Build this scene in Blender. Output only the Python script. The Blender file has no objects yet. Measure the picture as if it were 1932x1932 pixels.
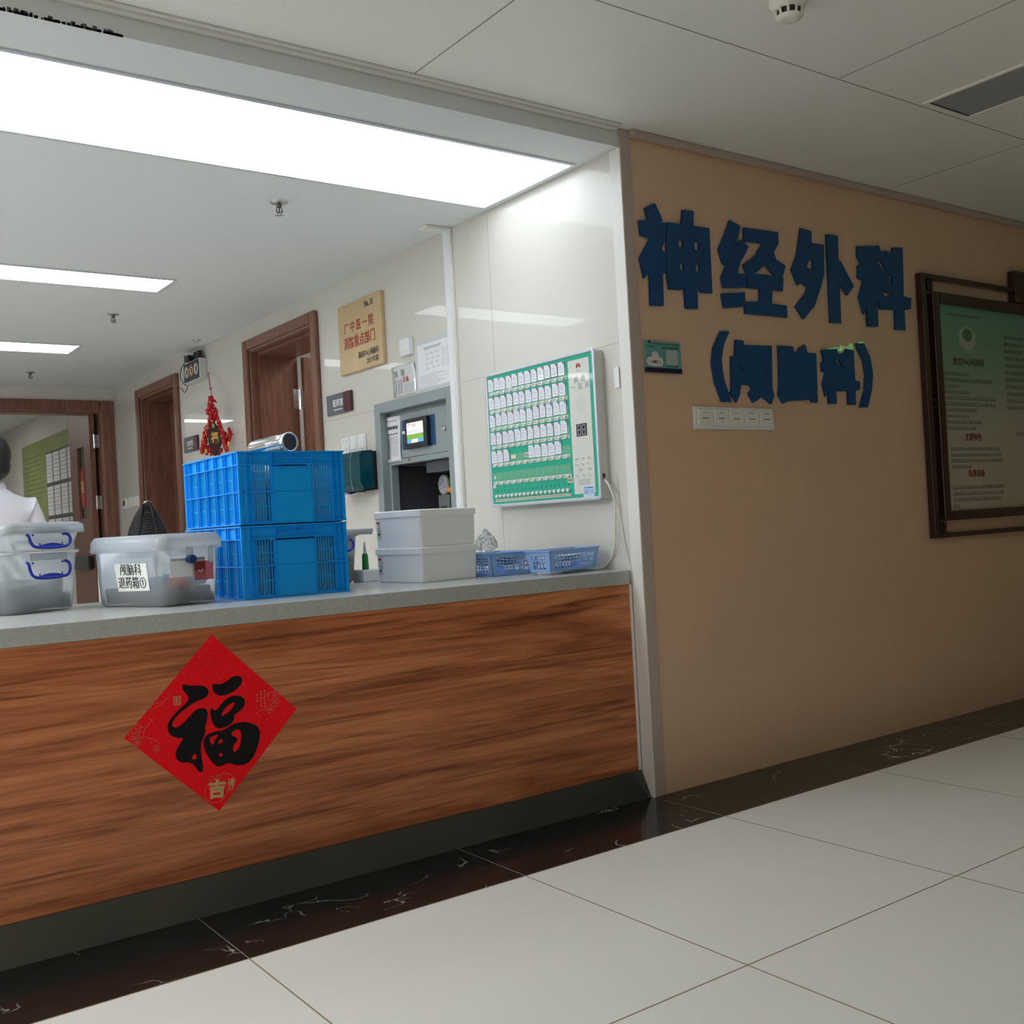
import bpy, bmesh, math, random
from mathutils import Vector, Matrix
random.seed(7)
S = bpy.context.scene
COL = S.collection
PI = math.pi
# ------------------------------------------------------------------ camera
cam_d = bpy.data.cameras.new('camera'); cam_o = bpy.data.objects.new('camera', cam_d); COL.objects.link(cam_o)
cam_d.sensor_width = 36; cam_d.lens = 1986.54/1932*36; cam_d.clip_start = .02; cam_d.clip_end = 60
_f = Vector((.58725509, .8093315, .01067667)); _r = Vector((.8085623, -.58599421, -.05327092)); _u = Vector((.03685737, -.03991637, .99852302))
_m = Matrix.Identity(4)
for i in range(3):
    _m[i][0] = _r[i]; _m[i][1] = _u[i]; _m[i][2] = -_f[i]
_m[2][3] = 1.0
cam_o.matrix_world = _m
S.camera = cam_o
# ------------------------------------------------------------------ world, exposure
w = bpy.data.worlds.new('world'); S.world = w; w.use_nodes = True
w.node_tree.nodes['Background'].inputs[0].default_value = (.75, .85, 1, 1)
w.node_tree.nodes['Background'].inputs[1].default_value = .3
S.view_settings.view_transform = 'Standard'; S.view_settings.look = 'None'
S.view_settings.exposure = 1.08; S.view_settings.gamma = 1.0; S.view_settings.use_curve_mapping = False
S.cycles.use_denoising = True
S.cycles.max_bounces = 10; S.cycles.diffuse_bounces = 5; S.cycles.transparent_max_bounces = 16
S.cycles.caustics_reflective = False; S.cycles.caustics_refractive = False
S.cycles.sample_clamp_indirect = 6
# brightness of the light panels (used where the lamps are built)
E_MAIN = 1.6
E_STATION = 2.6
E_FILL = 8.0
E_CORRIDOR = 3.7
E_ROOM = 8.5

# ------------------------------------------------------------------ measures
D = 2.773; X0 = 2.572; HC = 2.390; HB = 2.323; YC = 2.828; ZT = .8094; YB = 9.185

# ------------------------------------------------------------------ helpers
def tag(o, label=None, cat=None, group=None, kind=None):
    if label: o['label'] = label
    if cat: o['category'] = cat
    if group: o['group'] = group
    if kind: o['kind'] = kind
    return o
def thing(name, label, cat, loc=(0,0,0), rz=0, group=None, mat=None):
    o = bpy.data.objects.new(name, None); COL.objects.link(o); o.empty_display_size = .05
    if mat is not None: o.matrix_world = mat
    else: o.location = loc; o.rotation_euler = (0, 0, rz)
    return tag(o, label, cat, group)
def wmat(o):
    m = o.matrix_basis.copy()
    if o.parent: m = wmat(o.parent) @ m
    return m

class MB:
    def __init__(s): s.v = []; s.f = []; s.mi = []; s.M = Matrix.Identity(4); s.cur = 0; s.sm = []
    def add(s, vs, fs, smooth=False):
        n = len(s.v); s.v += [s.M @ Vector(v) for v in vs]
        for f in fs: s.f.append([i+n for i in f]); s.mi.append(s.cur); s.sm.append(smooth)
        return s
    def box(s, x0, x1, y0, y1, z0, z1):
        vs = [(x, y, z) for x in (x0, x1) for y in (y0, y1) for z in (z0, z1)]
        return s.add(vs, [(0,1,3,2),(4,6,7,5),(0,4,5,1),(2,3,7,6),(0,2,6,4),(1,5,7,3)])
    def cbox(s, x0, x1, y0, y1, z0, z1, c=.004):
        bm = bmesh.new(); bmesh.ops.create_cube(bm, size=1)
        for v in bm.verts:
            v.co = Vector(((x0+x1)/2+v.co.x*(x1-x0), (y0+y1)/2+v.co.y*(y1-y0), (z0+z1)/2+v.co.z*(z1-z0)))
        bmesh.ops.bevel(bm, geom=bm.edges[:], offset=c, segments=2, affect='EDGES', profile=.5)
        bm.verts.index_update()
        s.add([v.co.copy() for v in bm.verts], [[v.index for v in f.verts] for f in bm.faces]); bm.free(); return s
    def loops(s, ls, cap0=True, cap1=True, smooth=False):
        n = len(ls[0]); vs = [p for l in ls for p in l]; fs = []
        for k in range(len(ls)-1):
            for i in range(n):
                j = (i+1) % n; fs.append((k*n+i, k*n+j, (k+1)*n+j, (k+1)*n+i))
        s.add(vs, fs, smooth)
        if cap0: s.add(list(ls[0])[::-1], [tuple(range(n))])
        if cap1: s.add(list(ls[-1]), [tuple(range(n))])
        return s
    def lathe(s, prof, n=24, c=(0,0,0), axis='z', cap0=True, cap1=True, smooth=True):
        ls = []
        for r, h in prof:
            l = []
            for i in range(n):
                a = 2*PI*i/n; p = (r*math.cos(a), r*math.sin(a), h)
                if axis == 'x': p = (p[2], p[0], p[1])
                if axis == 'y': p = (p[1], p[2], p[0])
                l.append((p[0]+c[0], p[1]+c[1], p[2]+c[2]))
            ls.append(l)
        return s.loops(ls, cap0, cap1, smooth)
    def tube(s, pts, r, n=8, taper=None, cap=True):
        pts = [Vector(p) for p in pts]; ls = []; up = Vector((0, 0, 1))
        for k, p in enumerate(pts):
            t = (pts[min(k+1, len(pts)-1)]-pts[max(k-1, 0)]).normalized()
            a = t.cross(up)
            if a.length < .05: a = t.cross(Vector((1, 0, 0)))
            a.normalize(); b = t.cross(a).normalized()
            rr = r if taper is None else taper[k]
            ls.append([p+a*rr*math.cos(2*PI*i/n)+b*rr*math.sin(2*PI*i/n) for i in range(n)])
        return s.loops(ls, cap, cap, True)
    def ball(s, c, r, n=12, m=8):
        rx, ry, rz = r if isinstance(r, (tuple, list)) else (r, r, r)
        ls = []
        for k in range(1, m):
            t = PI*k/m
            ls.append([(c[0]+rx*math.sin(t)*math.cos(2*PI*i/n), c[1]+ry*math.sin(t)*math.sin(2*PI*i/n), c[2]-rz*math.cos(t)) for i in range(n)])
        return s.loops(ls, True, True, True)
    def torus(s, c, R, r, M=None, n=24, m=8):
        ls = []
        for i in range(n+1):
            a = 2*PI*i/n
            ls.append([(lambda p: (Vector(c)+(M @ p if M else p)))(Vector(((R+r*math.cos(b))*math.cos(a), (R+r*math.cos(b))*math.sin(a), r*math.sin(b)))) for b in [2*PI*k/m for k in range(m)]])
        return s.loops(ls, False, False, True)
    def build(s, name, mats, parent=None, world=True):
        me = bpy.data.meshes.new(name)
        vs = s.v
        if parent is not None and world:
            inv = wmat(parent).inverted(); vs = [inv @ v for v in vs]
        me.from_pydata([tuple(v) for v in vs], [], s.f)
        mats = mats if isinstance(mats, (list, tuple)) else [mats]
        for m in mats: me.materials.append(m)
        for p, i, q in zip(me.polygons, s.mi, s.sm): p.material_index = i; p.use_smooth = q
        bm = bmesh.new(); bm.from_mesh(me)
        if s.f: bmesh.ops.recalc_face_normals(bm, faces=bm.faces[:])
        bm.to_mesh(me); bm.free()
        o = bpy.data.objects.new(name, me); COL.objects.link(o)
        if parent is not None: o.parent = parent
        return o
def bevel(o, wd=.004, seg=2):
    m = o.modifiers.new('bevel', 'BEVEL'); m.width = wd; m.segments = seg; m.limit_method = 'ANGLE'; m.angle_limit = .6
    return o
def struct(name, o, label, cat, ):
    return tag(o, label, cat, kind='structure')

# orientation frames: local x to the right, local y up, local z out of the surface
RX = Matrix(((0, 0, -1, 0), (-1, 0, 0, 0), (0, 1, 0, 0), (0, 0, 0, 1)))   # surface facing -x
RY = Matrix(((1, 0, 0, 0), (0, 0, -1, 0), (0, 1, 0, 0), (0, 0, 0, 1)))    # surface facing -y
def fr(R, loc): return Matrix.Translation(Vector(loc)) @ R
def eval_mesh(o):
    dg = bpy.context.evaluated_depsgraph_get()
    return bpy.data.meshes.new_from_object(o.evaluated_get(dg))
def link_mesh(name, me, mat, parent, M):
    inv = wmat(parent).inverted() if parent is not None else Matrix.Identity(4)
    me.transform(inv @ M); me.materials.clear(); me.materials.append(mat)
    o = bpy.data.objects.new(name, me); COL.objects.link(o)
    if parent is not None: o.parent = parent
    return o
def text_mesh(body, size, sx=1, align='CENTER', bold=0, ext=.0004, spacing=1):
    c = bpy.data.curves.new('text', 'FONT'); c.body = body; c.size = size; c.align_x = align; c.align_y = 'CENTER'
    c.extrude = ext; c.offset = bold; c.space_character = spacing; c.resolution_u = 3
    o = bpy.data.objects.new('text', c); COL.objects.link(o)
    bpy.context.view_layer.update(); me = eval_mesh(o)
    bpy.data.objects.remove(o); bpy.data.curves.remove(c)
    me.transform(Matrix.Diagonal((sx, 1, 1, 1)))
    return me
def text(name, body, size, mat, parent, M, **k):
    return link_mesh(name, text_mesh(body, size, **k), mat, parent, M)
def texts(name, items, mat, parent):   # several lines of writing as one part: (body, size, M, kwargs)
    bm = bmesh.new()
    for body, size, M, k in items:
        me = text_mesh(body, size, **k); me.transform(M); bm.from_mesh(me); bpy.data.meshes.remove(me)
    me = bpy.data.meshes.new(name); bm.to_mesh(me); bm.free()
    return link_mesh(name, me, mat, parent, Matrix.Identity(4))
def flat(polys, depth, M=None, smooth=0):   # filled outlines with holes, given thickness
    c = bpy.data.curves.new('flat', 'CURVE'); c.dimensions = '2D'; c.fill_mode = 'BOTH'; c.extrude = depth/2
    for P in polys:
        for _ in range(smooth):
            Q = []
            for i in range(len(P)):
                a = P[i]; b = P[(i+1) % len(P)]
                Q += [(a[0]*.75+b[0]*.25, a[1]*.75+b[1]*.25), (a[0]*.25+b[0]*.75, a[1]*.25+b[1]*.75)]
            P = Q
        sp = c.splines.new('POLY'); sp.points.add(len(P)-1)
        for q, p in zip(sp.points, P): q.co = (p[0], p[1], 0, 1)
        sp.use_cyclic_u = True
    o = bpy.data.objects.new('flat', c); COL.objects.link(o)
    bpy.context.view_layer.update(); me = eval_mesh(o)
    bpy.data.objects.remove(o); bpy.data.curves.remove(c)
    return me

# ------------------------------------------------------------------ materials
MATS = {}
def P(name, col=(.8,.8,.8), rough=.5, metal=0, coat=0, coat_r=.03, spec=.5, emit=None, es=0, trans=0, alpha=1, bump=0, bscale=200, var=0, vscale=5, sss=0):
    m = bpy.data.materials.new(name); m.use_nodes = True; nt = m.node_tree; b = nt.nodes['Principled BSDF']
    b.inputs['Base Color'].default_value = (*col, 1); b.inputs['Roughness'].default_value = rough
    b.inputs['Metallic'].default_value = metal; b.inputs['Coat Weight'].default_value = coat; b.inputs['Coat Roughness'].default_value = coat_r
    b.inputs['Specular IOR Level'].default_value = spec; b.inputs['Alpha'].default_value = alpha
    b.inputs['Transmission Weight'].default_value = trans
    if emit: b.inputs['Emission Color'].default_value = (*emit, 1); b.inputs['Emission Strength'].default_value = es
    if sss: b.inputs['Subsurface Weight'].default_value = sss; b.inputs['Subsurface Radius'].default_value = (.01, .005, .003)
    tc = nt.nodes.new('ShaderNodeTexCoord')
    if bump:
        n = nt.nodes.new('ShaderNodeTexNoise'); n.inputs['Scale'].default_value = bscale; n.inputs['Detail'].default_value = 3
        bp = nt.nodes.new('ShaderNodeBump'); bp.inputs['Strength'].default_value = bump; bp.inputs['Distance'].default_value = .002
        nt.links.new(tc.outputs['Object'], n.inputs['Vector']); nt.links.new(n.outputs[0], bp.inputs['Height']); nt.links.new(bp.outputs[0], b.inputs['Normal'])
    if var:
        n = nt.nodes.new('ShaderNodeTexNoise'); n.inputs['Scale'].default_value = vscale; n.inputs['Detail'].default_value = 4
        r = nt.nodes.new('ShaderNodeValToRGB')
        r.color_ramp.elements[0].position = .3; r.color_ramp.elements[1].position = .7
        r.color_ramp.elements[0].color = (*[c*(1-var) for c in col], 1); r.color_ramp.elements[1].color = (*[min(1, c*(1+var*.5)) for c in col], 1)
        nt.links.new(tc.outputs['Object'], n.inputs['Vector']); nt.links.new(n.outputs[0], r.inputs[0]); nt.links.new(r.outputs[0], b.inputs['Base Color'])
    MATS[name] = m; return m
def nodes(m): return m.node_tree, m.node_tree.nodes['Principled BSDF']
def tex(nt, kind, scale, vec, **k):
    n = nt.nodes.new('ShaderNodeTex'+kind); n.inputs['Scale'].default_value = scale
    for a, b in k.items(): n.inputs[a].default_value = b
    nt.links.new(vec, n.inputs['Vector']); return n
def mapping(nt, sc=(1,1,1), rot=(0,0,0)):
    tc = nt.nodes.new('ShaderNodeTexCoord'); mp = nt.nodes.new('ShaderNodeMapping')
    mp.inputs['Scale'].default_value = sc; mp.inputs['Rotation'].default_value = rot
    nt.links.new(tc.outputs['Object'], mp.inputs['Vector']); return mp.outputs[0]
def ramp(nt, fac, stops, interp='LINEAR'):
    r = nt.nodes.new('ShaderNodeValToRGB'); e = r.color_ramp.elements; r.color_ramp.interpolation = interp
    while len(e) < len(stops): e.new(.5)
    for q, (p, c) in zip(e, stops): q.position = p; q.color = (*c, 1)
    nt.links.new(fac, r.inputs[0]); return r.outputs[0]
def mixc(nt, fac, a, b, mode='MIX'):
    n = nt.nodes.new('ShaderNodeMix'); n.data_type = 'RGBA'; n.blend_type = mode
    for sock, v in ((n.inputs[0], fac), (n.inputs[6], a), (n.inputs[7], b)):
        if hasattr(v, 'links'): nt.links.new(v, sock)
        elif isinstance(v, (int, float)): sock.default_value = v
        else: sock.default_value = (*v, 1)
    return n.outputs[2]

wallm = P('wall_enamel', (.67, .645, .59), .32, coat=.42, coat_r=.015, var=.02, vscale=2)
corrm = P('corridor_wall_enamel', (.76, .52, .345), .42, coat=.25, coat_r=.02, var=.03, vscale=3)
darkwall = P('opposite_wall_panel', (.20, .15, .11), .5)
plaster = P('plaster', (.70, .68, .64), .8)
ceilm = P('ceiling_paint', (.74, .76, .76), .7, bump=.05, bscale=300)
cceil = P('corridor_ceiling_panel', (.88, .88, .83), .5, bump=.05, bscale=200)
seamd = P('seam_dark', (.30, .29, .26), .8)
trimw = P('trim_white', (.80, .78, .74), .35)
trimp = P('corner_guard', (.52, .42, .37), .5)
grout = P('grout', (.25, .19, .12), .9)
black = P('black_plastic', (.015, .015, .018), .35)
dark = P('dark_grey', (.06, .06, .065), .5)
white = P('white_plastic', (.82, .83, .83), .35)
paper = P('paper', (.82, .83, .86), .7)
ink = P('ink', (.05, .05, .06), .7)
inkg = P('ink_grey', (.32, .33, .36), .7)
redink = P('red_ink', (.45, .04, .03), .6)
chrome = P('chrome', (.75, .75, .76), .12, metal=1)
steel = P('brushed_steel', (.6, .6, .6), .3, metal=1)
bluem = P('letter_blue', (.002, .060, .20), .45, coat=.0, coat_r=.1)
doorw = P('door_wood', (.22, .095, .06), .4); 
nt, b = nodes(doorw); v = mapping(nt, (14, 14, 1.2)); n = tex(nt, 'Noise', 4, v, Detail=6, Distortion=.6)
nt.links.new(ramp(nt, n.outputs[0], [(.3, (.15, .062, .040)), (.7, (.26, .115, .072))]), b.inputs['Base Color'])
greym = P('cabinet_grey', (.30, .35, .36), .4, metal=.1, bump=.03)
crate_blue = P('crate_blue', (.001, .36, .92), .35, sss=0)
basket_blue = P('basket_blue', (.30, .50, .88), .35)
handle_blue = P('handle_blue', (.005, .02, .38), .3)
goldm = P('brushed_gold', (.68, .50, .28), .36, metal=.55, var=.08, vscale=6)
lac = P('lacquer_rosewood', (.028, .006, .006), .3, coat=.25, coat_r=.08)
green = P('board_green', (.0, .42, .27), .4, coat=.35, coat_r=.03, var=.04, vscale=60)
stripg = P('strip_pale_green', (.45, .62, .50), .4)
slotg = P('slot_green', (.10, .42, .25), .35)
beige = P('panel_beige', (.68, .68, .62), .4, coat=.3, coat_r=.03)
alum = P('aluminium', (.72, .74, .80), .35, metal=.5)
cream = P('cream_plastic', (.85, .83, .76), .3)
redp = P('festive_red', (.55, .004, .012), .4)
gold2 = P('gold_thread', (.75, .47, .12), .35, metal=.4)
reddark = P('medallion_brown', (.05, .012, .012), .5)
cable = P('cable_ivory', (.72, .70, .62), .5)
skinm = P('skin', (.55, .32, .23), .5, sss=.1)
hairm = P('hair_black', (.012, .010, .010), .45)
shirtm = P('shirt_white', (.74, .72, .78), .8, bump=.25, bscale=30)
trous = P('trousers_dark', (.03, .03, .05), .8)
shoem = P('shoe_black', (.02, .02, .02), .4)
panel_light = P('light_panel_station', (.9,.95,1), .5, emit=(.86, .94, 1), es=E_STATION)
panel_main = P('light_panel_main', (.9,.95,1), .5, emit=(.86, .94, 1), es=E_MAIN)
panel_fill = P('light_panel_fill', (.9,.95,1), .5, emit=(.92, .96, 1), es=E_FILL)
panel_fill_n = P('light_panel_fill_narrow', (.9,.95,1), .5, emit=(.92, .96, 1), es=E_FILL*.95)
panel_light_c = P('light_panel_corridor', (.9,.95,1), .5, emit=(1, .96, .90), es=E_CORRIDOR)
panel_light_r = P('light_panel_room', (.9,.95,1), .5, emit=(1, .97, .93), es=E_ROOM)
panel_off = P('light_panel_off', (.32, .33, .33), .45)

wood = P('counter_laminate', (.3,.15,.08), .34, spec=.4)
nt, b = nodes(wood); v = mapping(nt, (.38, 1, 5.2), (0, math.radians(-3), 0))
n1 = tex(nt, 'Noise', 2.6, v, Detail=7, Roughness=.62, Distortion=1.4)
v2 = mapping(nt, (1.2, 1, 34)); n2 = tex(nt, 'Noise', 3, v2, Detail=6, Distortion=.5)
v3 = mapping(nt, (.55, 1, 17), (0, math.radians(-2), 0)); n3 = tex(nt, 'Noise', 2.2, v3, Detail=5, Distortion=1.6)
c1 = ramp(nt, n1.outputs[0], [(.28, (.26, .078, .029)), (.42, (.45, .14, .052)), (.55, (.64, .225, .088)), (.72, (.80, .33, .14))])
c2 = ramp(nt, n2.outputs[0], [(.35, (.62, .60, .58)), (.6, (1, 1, 1))])
c3 = ramp(nt, n3.outputs[0], [(.30, (.38, .30, .26)), (.40, (.80, .76, .72)), (.50, (1, 1, 1))])
nt.links.new(mixc(nt, .85, mixc(nt, .55, c1, c2, 'MULTIPLY'), c3, 'MULTIPLY'), b.inputs['Base Color'])

stone = P('quartz', (.4,.42,.4), .22, spec=.5)
nt, b = nodes(stone); v = mapping(nt)
n1 = tex(nt, 'Voronoi', 190, v); n2 = tex(nt, 'Noise', 60, v, Detail=2)
c1 = ramp(nt, n1.outputs['Distance'], [(.0, (.75, .76, .72)), (.16, (.85, .86, .82)), (.22, (.45, .46, .435))])
c2 = ramp(nt, n2.outputs[0], [(.52, (.27, .28, .265)), (.62, (1, 1, 1))])
base = ramp(nt, n2.outputs[0], [(.3, (.42, .43, .41)), (.7, (.50, .51, .485))])
f = nt.nodes.new('ShaderNodeMath'); f.operation = 'GREATER_THAN'; f.inputs[1].default_value = .52; nt.links.new(n2.outputs[0], f.inputs[0])
nt.links.new(mixc(nt, f.outputs[0], base, c1), b.inputs['Base Color'])

tile = P('floor_tile', (.68,.67,.63), .28, spec=.4)
nt, b = nodes(tile); v = mapping(nt)
n1 = tex(nt, 'Noise', 1.6, v, Detail=8, Roughness=.65, Distortion=.5)
nt.links.new(ramp(nt, n1.outputs[0], [(.2, (.68, .67, .63)), (.5, (.70, .69, .65)), (.8, (.705, .695, .655))]), b.inputs['Base Color'])
n2 = tex(nt, 'Noise', 5, v, Detail=4); nt.links.new(ramp(nt, n2.outputs[0], [(.3, (.28,)*3), (.7, (.34,)*3)]), b.inputs['Roughness'])

marble = P('black_marble', (.012,.011,.012), .14, spec=.3)
nt, b = nodes(marble); v = mapping(nt, (1, 1.3, 1))
n0 = tex(nt, 'Noise', 3.2, v, Detail=5, Distortion=.4)
add = nt.nodes.new('ShaderNodeVectorMath'); add.operation = 'MULTIPLY_ADD'; add.inputs[1].default_value = (.55,)*3
nt.links.new(n0.outputs['Color'], add.inputs[0]); nt.links.new(v, add.inputs[2])
n1 = tex(nt, 'Voronoi', 4.2, add.outputs[0]); n1.feature = 'DISTANCE_TO_EDGE'
n2 = tex(nt, 'Noise', 3.1, v, Detail=3)
ve = ramp(nt, n1.outputs[0], [(.0, (1,)*3), (.008, (.35,)*3), (.016, (0,)*3)])
mk = ramp(nt, n2.outputs[0], [(.53, (0,)*3), (.60, (1,)*3)])
mm = mixc(nt, 1.0, ve, mk, 'MULTIPLY')
nt.links.new(mixc(nt, mm, (.012, .0115, .012), (.50, .50, .47)), b.inputs['Base Color'])

kick = P('kick_metal', (.11, .108, .095), .26, metal=.85, var=.15, vscale=3)

def translucent(name, col, t=.35, rough=.25, trn=.4):
    m = bpy.data.materials.new(name); m.use_nodes = True; nt = m.node_tree; nt.nodes.clear()
    out = nt.nodes.new('ShaderNodeOutputMaterial')
    tr = nt.nodes.new('ShaderNodeBsdfTransparent'); tr.inputs[0].default_value = (*[min(1, c*1.1) for c in col], 1)
    df = nt.nodes.new('ShaderNodeBsdfDiffuse'); df.inputs[0].default_value = (*col, 1)
    tl = nt.nodes.new('ShaderNodeBsdfTranslucent'); tl.inputs[0].default_value = (*col, 1)
    gl = nt.nodes.new('ShaderNodeBsdfGlossy'); gl.inputs['Roughness'].default_value = rough
    a = nt.nodes.new('ShaderNodeMixShader'); a.inputs[0].default_value = trn
    nt.links.new(df.outputs[0], a.inputs[1]); nt.links.new(tl.outputs[0], a.inputs[2])
    b_ = nt.nodes.new('ShaderNodeMixShader'); b_.inputs[0].default_value = t
    nt.links.new(a.outputs[0], b_.inputs[1]); nt.links.new(tr.outputs[0], b_.inputs[2])
    c = nt.nodes.new('ShaderNodeMixShader'); fn = nt.nodes.new('ShaderNodeFresnel'); fn.inputs[0].default_value = 1.35
    nt.links.new(fn.outputs[0], c.inputs[0]); nt.links.new(b_.outputs[0], c.inputs[1]); nt.links.new(gl.outputs[0], c.inputs[2])
    nt.links.new(c.outputs[0], out.inputs[0]); return m
tote_m = translucent('clear_polypropylene', (.93, .97, 1.0), .52, .2, .6)
lid_m = translucent('lid_polypropylene', (.94, .97, 1.0), .25, .2, .6)
bag_m = translucent('plastic_film', (.95, .96, .97), .62, .08, .3)
smoke_m = translucent('smoked_teal_plastic', (.02, .22, .29), .72, .05, .3)
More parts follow.
